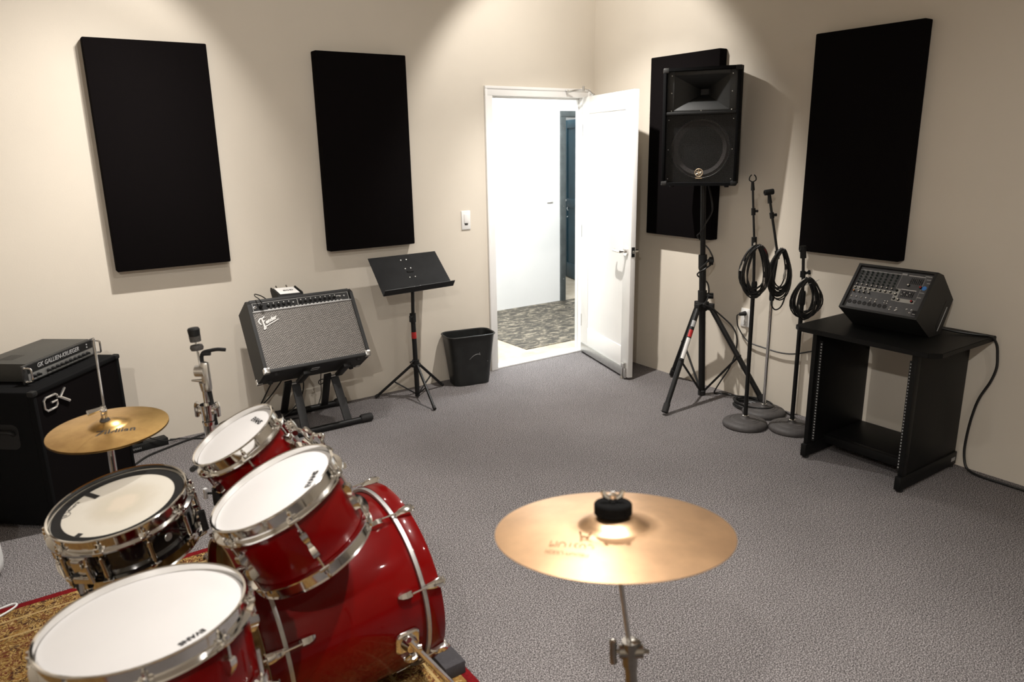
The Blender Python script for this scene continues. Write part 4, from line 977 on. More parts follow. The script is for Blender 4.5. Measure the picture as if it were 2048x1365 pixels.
hm = Matrix.Translation((-3.9765, -.4560, GH + .003)) @ Matrix.Rotation(math.radians(50.8), 4, 'Z')
t = thing('bass_amplifier_head', 'black rack bass amplifier head with chrome handles on top of the speaker cabinet', 'amplifier', hm)
HW, HD, HH = .455, .255, .092; yf = -.141
obj('chassis', bx(-HW / 2, HW / 2, yf + .004, yf + HD, .006, HH, .002), mat('black_chassis', (0.030, 0.030, 0.027), .5, var=.1, scale=60), t)
fp = obj('front_panel', bx(-.264, .264, yf - .004, yf + .004, .004, HH - .002, .001), mat('dark_steel_panel', (0.06, 0.06, 0.06), .35, .6), t)
obj('name_band', bx(-.235, .235, yf - .0052, yf - .004, .048, .084, .0), M_BLACK, t)
obj('control_strip', bx(-.235, .235, yf - .0055, yf - .004, .010, .044, .0), M_ALU, t, label='silver control strip')
text('lettering', 'GK GALLIEN-KRUEGER', .024, M_GREYINK, fp, (-.02, yf - .0056, .067), (1, 0, 0), (0, 0, 1), .300, .2, bold=.0004)
for k in range(13):
    x = -.205 + k * .0325
    if k in (2,): continue
    obj('knob', lathe([(.0085, 0), (.0085, .004), (.0065, .006), (.006, .016), (0, .0165)], 12, axis_mtx((x, yf - .0055, .028), (0, -1, 0))), M_BLACKMATTE, t)
for z in (.058, .072): obj('pilot_lamp', lathe([(0, .004), (.004, .003), (.004, 0)], 10, axis_mtx((.19, yf - .0052, z), (0, -1, 0))), M_GREYINK, t)
for s_ in (-1, 1):
    x = s_ * .252
    b = add_tube(B(), smooth_path([(x, yf - .003, .014), (x, yf - .030, .016), (x, yf - .037, .024), (x, yf - .037, .068), (x, yf - .030, .076), (x, yf - .003, .078)], 3), .0045, 10)
    h = obj('handle', b, M_CHROME, t, label='chrome rack handle')
    for z in (.014, .078): obj('handle_ferrule', cyl((x, yf - .003, z), (x, yf - .010, z), .008, 12), M_CHROME, h)
for k in range(6): obj('vent_slot', bx(-.17, -.08, yf + .12 + k * .012, yf + .125 + k * .012, HH - .0002, HH + .0006), M_BLACK, t)
for x in (-.19, .19):
    for y in (yf + .03, yf + HD - .03): obj('rubber_foot', cyl((x, y, 0), (x, y, .008), .013, 12), M_RUBBER, t)

# power strip and floor cables by the back wall
pm = Matrix.Translation((-3.515, -.062, 0)) @ Matrix.Rotation(math.radians(9), 4, 'Z')
t = thing('power_strip', 'black power strip on the carpet between the bass cabinet and the back wall', 'power strip', pm)
obj('housing', bx(-.11, .13, -.034, .034, .0, .043, .004), M_BLACKMATTE, t)
for x in (-.07, -.02, .03, .08): obj('socket', bx(x - .014, x + .014, -.014, .014, .0425, .0445, .001), M_BLACK, t)
text('lettering', 'FURMAN', .02, M_GREYINK, t, (-.06, -.0346, .022), (1, 0, 0), (0, 0, 1), .07)
t = thing('power_plug', 'black plug standing in the power strip', 'plug', pm @ V(-.02, 0, .045))
L = lambda *p: V(*p)
obj('plug_body', add_box(B(), (0, 0, .035), (.036, .03, .068), .006), M_RUBBER, t)
obj('cord', add_tube(B(), smooth_path([(.0, -.012, .06), (.03, -.03, .045), (.08, -.035, .012), (.16, -.02, -.02), (.22, .012, -.030)], 5), .0035, 7), M_CABLE, t)
fc_ = [V(-3.60, -.30, .007), V(-3.52, -.21, .007), V(-3.42, -.155, .007), V(-3.30, -.10, .007), V(-3.20, -.075, .012), V(-3.10, -.055, .012), V(-3.0, -.06, .008), V(-2.90, -.075, .008), V(-2.80, -.10, .008), V(-2.72, -.13, .008)]
t = thing('power_cable', 'black power cord running from the bass cabinet along the back wall to the amplifier stand', 'cord', fc_[0])
obj('cord', add_tube(B(), [q - fc_[0] for q in smooth_path(fc_, 7)], .0062, 8), M_CABLE, t)
sc_ = [V(-3.37, -.05, .02), V(-3.28, -.065, .008), V(-3.20, -.115, .006), V(-3.14, -.14, .006), V(-3.11, -.11, .006), V(-3.13, -.075, .02), V(-3.06, -.045, .055), V(-2.97, -.04, .065), V(-2.90, -.035, .05), V(-2.84, -.05, .02), V(-2.78, -.08, .01)]
t = thing('power_cable', 'thin black cord looping out of the right end of the power strip', 'cord', sc_[0])
obj('cord', add_tube(B(), [q - sc_[0] for q in smooth_path(sc_, 7)], .0042, 8), M_CABLE, t)
# cords hanging behind the guitar amplifier
c0 = V(-2.62, -.10, .42)
hc_ = [c0, V(-2.70, -.05, .30), V(-2.80, -.04, .14), V(-2.86, -.05, .05), V(-2.84, -.07, .10), V(-2.76, -.06, .16), V(-2.68, -.05, .24), V(-2.62, -.08, .34)]
t = thing('amplifier_cable', 'looped black cords hanging behind the left legs of the amplifier stand', 'cord', c0)
obj('cord', add_tube(B(), [q - c0 for q in smooth_path(hc_, 7)], .0045, 8), M_CABLE, t)
obj('second_cord', add_tube(B(), [q - c0 for q in smooth_path([V(-2.60, -.09, .38), V(-2.54, -.08, .24), V(-2.56, -.07, .12), V(-2.64, -.09, .05), V(-2.70, -.10, .02), V(-2.66, -.12, .008), V(-2.58, -.13, .007)], 6)], .0045, 8), M_CABLE, t)
c0 = V(-2.42, -.06, .40)
t = thing('amplifier_cable', 'thin knotted cord hanging below the middle of the guitar amplifier', 'cord', c0)
obj('cord', add_tube(B(), [q - c0 for q in smooth_path([c0, V(-2.40, -.04, .28), V(-2.405, -.03, .20), V(-2.41, -.03, .10), V(-2.45, -.04, .01)], 6)], .0032, 8), M_CABLE, t)
obj('knot', add_tube(B(), [q - c0 for q in smooth_path([V(-2.405, -.03, .17), V(-2.385, -.035, .185), V(-2.39, -.04, .205), V(-2.415, -.035, .20), V(-2.42, -.03, .18)], 4, True)], .0036, 6, closed=True), M_CABLE, t)

# =================================================================== RUG
RX0, RX1, RY0, RY1 = -5.4, -2.965, -4.05, -1.485
t = thing('persian_rug', 'gold and maroon persian rug with a red binding under the drum kit', 'rug', ((RX0 + RX1) / 2, (RY0 + RY1) / 2, 0))
cx, cy = (RX0 + RX1) / 2, (RY0 + RY1) / 2; hx_, hy_ = (RX1 - RX0) / 2, (RY1 - RY0) / 2; bw = .034
obj('pile', bx(-hx_ + bw, hx_ - bw, -hy_ + bw, hy_ - bw, .0005, .0095), M_RUG, t)
b = B(); bx(-hx_, hx_, hy_ - bw, hy_, .0005, .010, .003, b); bx(-hx_, hx_, -hy_, -hy_ + bw, .0005, .010, .003, b); bx(-hx_, -hx_ + bw, -hy_ + bw, hy_ - bw, .0005, .010, .003, b); bx(hx_ - bw, hx_, -hy_ + bw, hy_ - bw, .0005, .010, .003, b)
obj('binding', b, M_RUGRED, t, label='plain red edge binding')
for d_ in (.105, .22):
    b = B(); q = d_; wv = .010
    for (x0, x1, y0, y1) in ((-hx_ + q, hx_ - q, hy_ - q - wv, hy_ - q), (-hx_ + q, hx_ - q, -hy_ + q, -hy_ + q + wv), (-hx_ + q, -hx_ + q + wv, -hy_ + q, hy_ - q), (hx_ - q - wv, hx_ - q, -hy_ + q, hy_ - q)): bx(x0, x1, y0, y1, .009, .0101, 0, b)
    obj('border_line', b, mat('rug_gold_line', (0.34, 0.235, 0.095), .95, var=.3, scale=200), t)
RZ = .0105

# =================================================================== DRUMS
def head_mtx(c, n):
    n = Vector(n).normalized(); x = V(1, 0, 0) - n * n.x; x.normalize(); y = n.cross(x)
    return Matrix(((x.x, y.x, n.x, c[0]), (x.y, y.y, n.y, c[1]), (x.z, y.z, n.z, c[2]), (0, 0, 0, 1)))
def pol(r, a, z): a = math.radians(a); return V(r * math.cos(a), r * math.sin(a), z)
def hoop_bm(R, z0, up=1, hgt=.036):
    P = [(R + .0035, .013), (R + .008, .0145), (R + .0105, .012), (R + .0065, .008), (R + .0060, -hgt + .016), (R + .019, -hgt + .012), (R + .020, -hgt + .008), (R + .0035, -hgt + .008)]
    return lathe([(r, z0 + up * z) for r, z in P], 72, closed=True)
def drum(name, label, cat, mtx, R, depth, shell, lug_angles, head_m, tube_lugs=False, offset=0):
    t = thing(name, label, cat, mtx)
    obj('shell', lathe([(R, -.010), (R + .0015, -.014), (R + .0015, -depth + .014), (R, -depth + .010)], 80), shell, t)
    obj('drum_head', lathe([(0, .0005), (R - .012, 0), (R + .002, -.003), (R + .0034, -.012)], 80), head_m, t)
    obj('bottom_head', lathe([(0, -depth), (R + .002, -depth + .001), (R + .0034, -depth + .010)], 64), M_HEAD, t)
    hoops = [obj('top_hoop', hoop_bm(R, 0), M_CHROME, t), obj('bottom_hoop', hoop_bm(R, -depth, -1), M_CHROME, t)]
    for a in lug_angles:
        for s_ in ((1, -1)):
            zz = (lambda z: z if s_ > 0 else -depth - z)
            if not tube_lugs: aa = a
            else: aa = a
            if tube_lugs and s_ < 0: pass
            ax_ = math.radians(aa); rr = R + .0155
            if tube_lugs:
                if s_ > 0:
                    b = cyl(pol(rr, aa, -.040), pol(rr, aa, -depth + .040), .0062, 12)
                    for z in (-.052, -depth + .052): add_tube(b, [pol(R, aa, z), pol(rr, aa, z)], .0075, 10)
                    lg = obj('lug', b, M_CHROME, t)
            else:
                b = B(); m_ = Matrix.Rotation(ax_, 4, 'Z')
                secs = [(-.058, .006, .010), (-.064, .0105, .021), (-.078, .0105, .022), (-.092, .0085, .016), (-.104, .004, .008)]
                rings = []
                for z, hw_, th_ in secs:
                    rings.append([m_ @ V(R + .0005 + (th_ if abs(c) < 1.3 and k in (1, 2, 3) else 0) , hw_ * sgn, zz(z)) for k, (sgn, c) in enumerate(((-1, 0), (-.8, 0), (0, 0), (.8, 0), (1, 0)))])
                add_loft(b, rings); lg = obj('lug', b, M_CHROME, t)
            r0, r1 = zz(.004), zz(-.060)
            b = cyl(pol(rr, aa, zz(-.012)), pol(rr, aa, r1), .0034, 8)
            add_tube(b, [pol(rr, aa, zz(-.008)), pol(rr, aa, zz(-.018))], .0068, 10); add_tube(b, [pol(rr, aa, zz(.003)), pol(rr, aa, zz(-.008))], .0042, 6)
            add_box(b, pol(R + .013, aa, zz(-.024)), (.018, .030, .011), .0035, Matrix.Rotation(ax_, 3, 'Z'))
            obj('tension_rod', b, M_CHROME, lg)
    return t
def head_text(t, body, size, s, e, material, h=.0009, shear=0., bold=.0):
    s = V(*s, h); e = V(*e, h); d = (e - s)
    return text('lettering', body, size, material, t, (s + e) / 2, d, V(0, 0, 1).cross(d), d.length, shear, .0002, bold)

T1 = head_mtx((-3.535, -2.479, .866), (-.464, .062, .884))
t1 = drum('rack_tom', 'smaller red rack tom with a white head, farther from the camera', 'drum', T1, .125, .185, M_RED, (-158, -98, -38, 22, 82, 142), M_HEAD)
head_text(t1, 'EVANS', .03, (.073, .033), (.077, -.038), M_INK, bold=.001)
T2 = head_mtx((-3.536, -2.845, .839), (-.387, .104, .916))
t2_ = drum('rack_tom', 'larger red rack tom with a white head, in front of the bass drum', 'drum', T2, .163, .200, M_RED, (-157, -97, -37, 23, 83, 143), M_HEAD)
head_text(t2_, 'EVANS', .03, (.055, -.116), (.103, -.067), M_INK, bold=.001)
FT = head_mtx((-3.894, -3.073, .733), (-.046, .083, .996))
ft = drum('floor_tom', 'large red floor tom with a white head in the near left corner', 'drum', FT, .199, .40, M_RED, (-99, -55, -11, 35, 80, 125, 170, -144), M_HEAD)
head_text(ft, 'EVANS', .03, (.0912, -.1399), (.0381, -.1619), M_INK, bold=.0012)
for a in (-33, 95, 215):
    b = add_box(B(), pol(.199 + .016, a, -.20), (.030, .044, .075), .006, Matrix.Rotation(math.radians(a), 3, 'Z')); br = obj('leg_bracket', b, M_CHROME, ft)
    inv = FT.inverted(); p_ = FT @ pol(.199 + .022, a, -.20); top_ = FT @ pol(.199 + .022, a, -.10)
    dn = (p_ - top_).normalized(); q_ = p_ + dn * ((p_.z - RZ - .02) / -dn.z)
    obj('leg', cyl(inv @ top_, inv @ q_, .0055, 10), M_CHROME, ft)
    obj('rubber_foot', lathe([(0, -.0), (.014, .002), (.014, .022), (.008, .034), (0, .034)], 14, Matrix.Translation(inv @ V(q_.x, q_.y, RZ)) @ (inv.to_3x3().to_4x4())), M_RUBBER, ft)
    obj('wing_bolt', cyl(pol(.199 + .028, a + 1, -.19), pol(.199 + .055, a + 1, -.19), .006, 8), M_CHROME, br)

SN = head_mtx((-3.858, -2.409, .715), (-.161, -.068, .985))
sn = drum('snare_drum', 'black snare drum with chrome hoops and a worn head on a stand', 'drum', SN, .178, .140, M_SHELLBLK, (-152, -116, -80, -44, -8, 28, 64, 100, 136, 172), M_SNARESKIN, True)
obj('damping_ring', lathe([(.1505, .0008), (.1505, .0018), (.1765, .0018), (.1765, .0006)], 80), M_BLACKMATTE, sn, label='black muffling ring round the edge of the head')
for a, ln in ((118, .055), (-143, .018)):
    b = add_box(B(), pol(.150 - ln / 2 + .004, a, .0018), (ln, .016, .0008), 0, Matrix.Rotation(math.radians(a), 3, 'Z')); obj('tape_strip', b, M_INK, sn)
lt_ = head_text(sn, 'enera', .03, (-.128, .070), (-.097, .1026), M_INK, h=.0008, shear=.3)
b = B(); cc = V(-.137, .054, .0009)
add_tube(b, [cc + V(.016 * math.cos(a), .013 * math.sin(a), 0) for a in [2 * PI * k / 24 for k in range(25)]], .0008, 4); add_tube(b, [cc + V(-.004, .0, 0), cc + V(.006, .0, 0), cc + V(.006, -.005, 0), cc + V(-.003, -.006, 0)], .0007, 4)
obj('round_mark', b, M_INK, lt_)
# strainer on the near left of the shell, muffler badge, butt plate
b = B(); m3 = Matrix.Rotation(math.radians(-133), 3, 'Z')
add_box(b, pol(.178 + .012, -133, -.065), (.022, .050, .075), .006, m3); add_box(b, pol(.178 + .026, -133, -.045), (.016, .030, .030), .006, m3); add_tube(b, [pol(.178 + .02, -136, -.09), pol(.178 + .034, -136, -.135)], .008, 10); add_box(b, pol(.178 + .030, -133, -.095), (.010, .052, .020), .004, m3)
add_tube(b, [pol(.178 + .03, -126, -.05), pol(.178 + .036, -124, -.10)], .006, 10)
obj('snare_strainer', b, M_CHROME, sn, label='chrome snare throw off lever')
b = B(); add_box(b, pol(.178 + .010, 24, -.075), (.020, .046, .05), .005, Matrix.Rotation(math.radians(24), 3, 'Z')); add_tube(b, [pol(.178 + .02, 22, -.07), pol(.178 + .02, 26, -.07)], .01, 10); obj('butt_plate', b, M_CHROME, sn)
obj('round_badge', lathe([(.012, 0), (.011, .0015), (0, .0018)], 16, axis_mtx(pol(.1796, -62, -.07), pol(1, -62, 0))), M_SILVER, sn)

# snare stand
sb = SN @ V(0, 0, -.16); SS = V(sb.x, sb.y, RZ)
t = thing('snare_stand', 'chrome folding stand cradling the snare drum', 'stand', SS)
inv = Matrix.Translation(-SS)
obj('pole', cyl((0, 0, .05), inv @ (SN @ V(0, 0, -.24)), .0125, 14), M_CHROME, t)
obj('hub', cyl((0, 0, .19), (0, 0, .24), .021, 14), M_BLACKMATTE, t)
hb0 = inv @ (SN @ V(0, 0, -.235)); obj('basket_hub', cyl(hb0 - V(0, 0, .02), hb0 + V(0, 0, .02), .024, 14), M_CHROME, t)
for a in (-20, 100, 220):
    e_ = SN @ pol(.178 + .020, a, -.158); u_ = SN @ pol(.178 + .0235, a, -.105)
    ar = obj('basket_arm', add_tube(B(), [hb0, inv @ e_, inv @ u_], .006, 8), M_CHROME, t)
    obj('rubber_grip', cyl(inv @ (SN @ pol(.178 + .0215, a, -.150)), inv @ (SN @ pol(.178 + .0245, a, -.085)), .010, 10), M_RUBBER, ar)
for a in (40, 160, 280):
    f_ = pol(.30, a, .008); lg = obj('leg', add_tube(B(), [pol(.012, a, .235), f_ + V(0, 0, .008)], .0075, 8), M_CHROME, t)
    obj('rubber_foot', cyl(f_ * .93 + V(0, 0, .022), f_ + V(0, 0, .004), .012, 10), M_RUBBER, lg)
    obj('brace', cyl(pol(.012, a, .06), pol(.16, a, .125), .004, 6), M_CHROME, t)

# hi-hat stand and cymbals
HS = V(-3.835, -2.078, RZ)
t = thing('hi_hat_stand', 'chrome hi-hat stand with a tall pull rod behind the snare drum', 'stand', HS)
obj('lower_tube', cyl((0, 0, .06), (0, 0, .60), .0145, 16), M_CHROME, t)
obj('upper_tube', cyl((0, 0, .58), (.002, .0, .805), .0105, 16), M_CHROME, t)
obj('tube_clamp', cyl((0, 0, .56), (0, 0, .625), .021, 16), M_CHROME, t)
obj('seat_cup', lathe([(0, .79), (.020, .795), (.022, .806), (0, .808)], 20), M_BLACKMATTE, t)
obj('pull_rod', cyl((.002, 0, .78), (.006, 0, 1.125), .0032, 10), M_CHROME, t)
cz = .857 - RZ
b = lathe([(.0075, cz + .004), (.0095, cz + .01), (.0095, cz + .045), (.007, cz + .058)], 14); add_tube(b, [(.003, 0, cz + .05), (-.045, -.012, cz + .045)], .006, 8, radii=[.006, .010]); add_box(b, (.0, -.012, cz + .045), (.018, .020, .020), .004)
obj('clutch', b, M_CHROME, t)
obj('clutch_felt', lathe([(0, cz - .002), (.014, cz), (.016, cz + .008), (.012, cz + .016), (0, cz + .016)], 18), M_FELT, t)
for a in (75, 195, 315):
    f_ = pol(.30, a, .006); lg = obj('leg', add_tube(B(), [pol(.016, a, .30), f_ + V(0, 0, .008)], .008, 8), M_CHROME, t)
    obj('rubber_foot', cyl(f_ * .92 + V(0, 0, .026), f_ + V(0, 0, .004), .013, 10), M_RUBBER, lg)
b = add_box(B(), (-.12, -.16, .03), (.085, .26, .010), .003, Matrix.Rotation(.64, 3, 'Z') @ Matrix.Rotation(.18, 3, 'X')); obj('foot_board', b, M_ALU, t)
HM = head_mtx((-3.829, -2.076, .8375), (-.034, -.04, .999))
def cymbal_prof(R, bell, bh, bow, th=.0012):
    P = [(.005, bh + bow), (bell * .30, bh * .97 + bow), (bell * .62, bh * .76 + bow), (bell * .86, bh * .36 + bow), (bell * .97, bh * .10 + bow), (bell * 1.08, bow * .99)]
    for k in range(1, 9): f = k / 8; r = bell * 1.08 + (R - bell * 1.08) * f; P.append((r, bow * (1 - f ** 1.5)))
    return P + [(r, z - th) for r, z in P[::-1]]
def cymbal(name, label, mtx, R, bell, bh, bow, m_, up=1, group=None):
    t = thing(name, label, 'cymbal', mtx, group)
    P = [(r, z * up) for r, z in cymbal_prof(R, bell, bh, bow)]
    o = obj('bronze_disc', lathe(P, 96, closed=True), m_, t, angle=50)
    return t
hc1 = cymbal('hi_hat_cymbal', 'upper golden hi-hat cymbal in front of the bass speaker cabinet', HM, .178, .055, .018, .010, M_HAT)
text('lettering', 'Zildjian', .03, M_INK, hc1, (.010, -.072, .0105), (.1270, -.0221, -.002), (.02, .12, .035), .118, .25, .0002, .0004)
cymbal('hi_hat_cymbal', 'lower golden hi-hat cymbal hidden under the upper one', HM @ Matrix.Translation((0, 0, -.006)), .178, .055, .014, .010, M_HAT, -1)

# bass drum
cB = V(-3.103, -2.624, .333); azb, tlb = .027, .045
nB = V(math.cos(azb) * math.cos(tlb), math.sin(azb) * math.cos(tlb), math.sin(tlb)); uB = V(-nB.y, nB.x, 0).normalized(); vB = nB.cross(uB)
BM = Matrix(((uB.x, vB.x, nB.x, cB.x), (uB.y, vB.y, nB.y, cB.y), (uB.z, vB.z, nB.z, cB.z), (0, 0, 0, 1)))
bd = thing('bass_drum', 'large red bass drum lying on the rug with chrome claws and spurs', 'drum', BM)
RB, ZR = .300, -.469
obj('shell', lathe([(.284, -.048), (.286, -.052), (.286, ZR + .002), (.284, ZR - .004)], 112), M_RED, bd)
for z0, z1, nm in ((0, -.046, 'front_hoop'), (ZR - .006, ZR - .052, 'rear_hoop')):
    obj(nm, lathe([(RB - .009, z0), (RB - .001, z0), (RB, z0 - .002), (RB, z1 + .002), (RB - .001, z1), (RB - .009, z1)], 112, closed=True), M_RED, bd)
for z0, nm in ((-.046, 'front_head_ring'), (ZR - .006, 'rear_head_ring')):
    z1 = z0 - .012 if z0 > -.2 else z0 + .012
    obj(nm, lathe([(.287, z0), (.2975, z0), (.298, (z0 + z1) / 2), (.2965, z1), (.287, z1)], 112, closed=True), M_ALU, bd, label='dull silver head ring')
obj('front_head', lathe([(0, -.030), (.288, -.030), (.291, -.020)], 80), M_HEAD, bd)
obj('batter_head', lathe([(0, ZR - .018), (.286, ZR - .018), (.291, ZR - .030)], 80), M_REFLECTHEAD, bd, label='clear batter head with the rug reflection put into its brown colour')
obj('hoop_edge', lathe([(RB - .0095, ZR - .0521), (RB - .0005, ZR - .0521), (RB - .0005, ZR - .0535), (RB - .0095, ZR - .0535)], 112, closed=True), M_WOODEDGE, bd, label='bare edge of the rear hoop')
for k in range(8):
    a = 160 - 45 * k
    for s_ in (1, -1):
        f = (lambda z: z) if s_ > 0 else (lambda z: ZR - .052 - z)
        ar = math.radians(a); m_ = Matrix.Rotation(ar, 4, 'Z')
        rings = []
        for z, hw_, th_ in ((-.088, .007, .010), (-.094, .0115, .018), (-.110, .0115, .020), (-.124, .0095, .015), (-.134, .004, .007)):
            rings.append([m_ @ V(.2862 + (th_ if kk in (1, 2, 3) else 0), hw_ * sg, f(z)) for kk, sg in enumerate((-1, -.8, 0, .8, 1))])
        lg = obj('lug', add_loft(B(), rings), M_CHROME, bd)
        b = cyl(pol(.3105, a, f(-.094)), pol(.3105, a, f(-.005)), .0032, 8); obj('tension_rod', b, M_CHROME, lg)
        # claw: wedge that hooks over the hoop
        rings = []
        for z, hw_, r1_ in ((-.050, .0065, .307), (-.036, .010, .316), (-.006, .0145, .320), (.004, .0145, .319), (.0055, .0125, .316)):
            rings.append([m_ @ V(r_, y_, f(z)) for r_, y_ in ((.3012, -hw_), (r1_ - .004, -hw_), (r1_, -hw_ * .6), (r1_, hw_ * .6), (r1_ - .004, hw_), (.3012, hw_))])
        cw = add_loft(B(), rings); add_box(cw, pol(.2985, a, f(.0035)), (.020, .026, .005), .001, Matrix.Rotation(ar, 3, 'Z'))
        add_tube(cw, [pol(.3105, a, f(.004)), pol(.3105, a, f(.014))], .0055, 8); add_tube(cw, [pol(.3105, a + 2.2, f(.010)), pol(.3105, a - 2.2, f(.010))], .003, 6)
        obj('claw', cw, M_CHROME, bd)
for a, sg in ((189, -1), (-9, 1)):
    b = B(); m_ = Matrix.Rotation(math.radians(a), 4, 'Z')
    rings = [[m_ @ V(.2864 + h_, y * k_, -.125 + z * k_) for y, z in rounded_rect(.074, .080, .018, 4)] for h_, k_ in ((0, 1), (.006, .97), (.010, .85))]
    add_loft(b, rings); add_tube(b, [pol(.292, a, -.125), pol(.318, a, -.122)], .024, 18, radii=[.028, .020]); add_tube(b, [pol(.310, a - sg * 3, -.118), pol(.318, a - sg * 3, -.095)], .012, 12)
    br = obj('spur_bracket', b, M_CHROME, bd, label='chrome spur bracket')
    inv = BM.inverted(); p0 = pol(.314, a, -.118); w0 = BM @ p0
    w1 = V(-3.050, -2.912, RZ + .012) if sg < 0 else V(-3.04, -2.30, RZ + .012)
    sp = obj('spur_leg', cyl(inv @ w0.lerp(w1, -.10), inv @ w1, .0095, 14), M_CHROME, bd)
    obj('rubber_tip', cyl(inv @ w0.lerp(w1, .88), inv @ (w1 + V(0, 0, -.006)), .013, 12), M_RUBBER, sp)
# tom holder: post, clamp with two wing bolts and two arms
inv = BM.inverted()
hp = V(-3.352, -2.628, 0)
b = lathe([(.040, 0), (.038, .008), (.022, .012), (.022, .035), (.017, .038)], 24, inv @ Matrix.Translation((hp.x, hp.y, .603))); hb_ = obj('holder_base', b, M_CHROME, bd)
obj('holder_post', cyl(inv @ V(hp.x, hp.y, .60), inv @ V(hp.x - .004, hp.y, .82), .0125, 16), M_CHROME, bd)
b = B(); add_box(b, inv @ V(hp.x - .004, hp.y, .825), (.045, .05, .045), .008, inv.to_3x3()); add_tube(b, [inv @ V(hp.x - .004, hp.y - .045, .838), inv @ V(hp.x - .004, hp.y + .045, .838)], .016, 14)
obj('holder_clamp', b, M_CHROME, bd)
for (p_, d_) in ((V(hp.x + .004, hp.y + .005, .872), V(.35, -.2, .9)), (V(hp.x + .022, hp.y - .022, .846), V(.8, -.3, .45))):
    b = cyl(inv @ (p_ - d_.normalized() * .025), inv @ (p_ + d_.normalized() * .006), .006, 10)
    side = d_.normalized().cross(V(.57, .82, 0)).normalized()
    for sg in (1, -1):
        add_tube(b, smooth_path([inv @ p_, inv @ (p_ + side * .016 * sg + d_.normalized() * .006), inv @ (p_ + side * .034 * sg + d_.normalized() * .010)], 4), .006, 8, radii=[.005, .0052, .0058, .0064, .007, .0076, .008, .0075, .005])
    obj('wing_bolt', b, M_CHROME, bd)
for tm, ang_, nm in ((T1, -8, 1), (T2, 32, 2)):
    q0 = tm @ pol((.125 if nm == 1 else .163) + .018, ang_, -.085); q1 = V(hp.x - .004, hp.y + (.03 if nm == 1 else -.03), .838)
    obj('tom_arm', add_tube(B(), [inv @ v for v in smooth_path([q1, q1.lerp(q0, .5) + V(.012, 0, .010), q0], 5)], .0065, 12), M_CHROME, bd)
for tt, R_, ang_ in ((t1, .125, -8), (t2_, .163, 32)):  # tom mounts
    b = B(); m3 = Matrix.Rotation(math.radians(ang_), 3, 'Z')
    add_box(b, pol(R_ + .010, ang_, -.085), (.018, .060, .070), .008, m3); add_box(b, pol(R_ + .024, ang_, -.078), (.022, .034, .042), .008, m3); add_tube(b, [pol(R_ + .024, ang_ - 10, -.078), pol(R_ + .03, ang_ - 22, -.078)], .007, 10, radii=[.006, .009])
    obj('mount_bracket', b, M_CHROME, tt)
    if R_ < .15: obj('badge', lathe([(.022, 0), (.021, .0012), (0, .0015)], 20, axis_mtx(pol(R_ + .0016, -118, -.10), pol(1, -118, 0))), M_ALU, tt)
# bass pedal
PM = Matrix.Translation((-3.72, -2.62, RZ))
t = thing('bass_drum_pedal', 'metal bass drum pedal on the rug behind the batter head', 'pedal', PM)
obj('base_plate', bx(-.20, .11, -.04, .04, .0, .006, .001), M_BLACK, t)
obj('foot_board', add_box(B(), (-.085, 0, .045), (.25, .075, .008), .003, Matrix.Rotation(-.22, 3, 'Y')), M_ALU, t)
for s_ in (-1, 1): obj('post', cyl((.07, s_ * .045, .004), (.06, s_ * .045, .20), .008, 10), M_CHROME, t)
obj('axle', cyl((.06, -.055, .195), (.06, .055, .195), .006, 10), M_CHROME, t)
b = cyl((.06, 0, .195), (.005, 0, .36), .0035, 8); obj('beater_rod', b, M_CHROME, t); obj('beater', cyl((-.012, 0, .365), (.030, 0, .375), .024, 18), M_FELT, t)
# block against the bass drum
tag(obj('foam_block', bx(-.0375, .0375, -.0635, .0635, 0, .046, .002), M_FOAM), 'dark foam block on the rug edge wedged by the bass drum', 'block'); bpy.data.objects['foam_block'].location = (-3.018, -2.772, RZ)

# =================================================================== CYMBAL STANDS
CM = head_mtx((-3.137, -3.701, .971), (.066, .119, .991))
cc_ = cymbal('crash_cymbal', 'large bronze crash cymbal in the foreground on a thin stand', CM, .2286, .066, .020, .012, M_CRASH)
zx = lambda r: .012 * (1 - ((r - .071) / (.2286 - .071)) ** 1.5)
for body, s, e, sz, r in (('CUSTOM', (-.100, -.062), (-.150, .004), .03, .125), ('A', (-.078, -.030), (-.094, -.010), .03, .085), ('MEDIUM CRASH', (-.128, -.078), (-.172, -.012), .02, .155)):
    s, e = V(*s, zx(r) + .0012), V(*e, zx(r) + .0012); d = e - s; cen = (s + e) / 2; rad = V(cen.x, cen.y, 0).normalized()
    text('lettering', body, sz, M_FADEDINK, cc_, cen, d, V(0, 0, 1).cross(d) - V(0, 0, .08), d.length, .2, .0002)
CS = V(-3.085, -3.735, RZ)
t = thing('cymbal_stand', 'metal cymbal stand under the foreground crash cymbal', 'stand', CS)
inv = Matrix.Translation(-CS)
top_ = CM @ V(0, 0, .085); cl_ = V(-3.106, -3.722, .712); rd = (cl_ - (CM @ V(0, 0, 0))).normalized()
obj('tilt_rod', cyl(inv @ (CM @ V(0, 0, -.002)), inv @ cl_, .0048, 12), M_STEEL, t)
obj('threaded_tip', cyl(inv @ (CM @ V(0, 0, .0)), inv @ (CM @ V(0, 0, .078)), .0036, 10), M_CHROME, t)
fz = .0325
obj('upper_felt', lathe([(0, fz), (.034, fz), (.0365, fz + .003), (.0365, fz + .021), (.034, fz + .024), (.008, fz + .024), (.0, fz + .022)], 32, inv @ CM), mat('black_felt', (0.005, 0.005, 0.005), .95, var=.3, scale=200, spec=.05), t, label='thick black felt washer')
obj('lower_felt', lathe([(0, .012), (.020, .012), (.020, .024), (0, .024)], 20, inv @ CM), M_FELT, t)
b = lathe([(0, fz + .024), (.008, fz + .025), (.008, fz + .040), (0, fz + .042)], 14, inv @ CM)
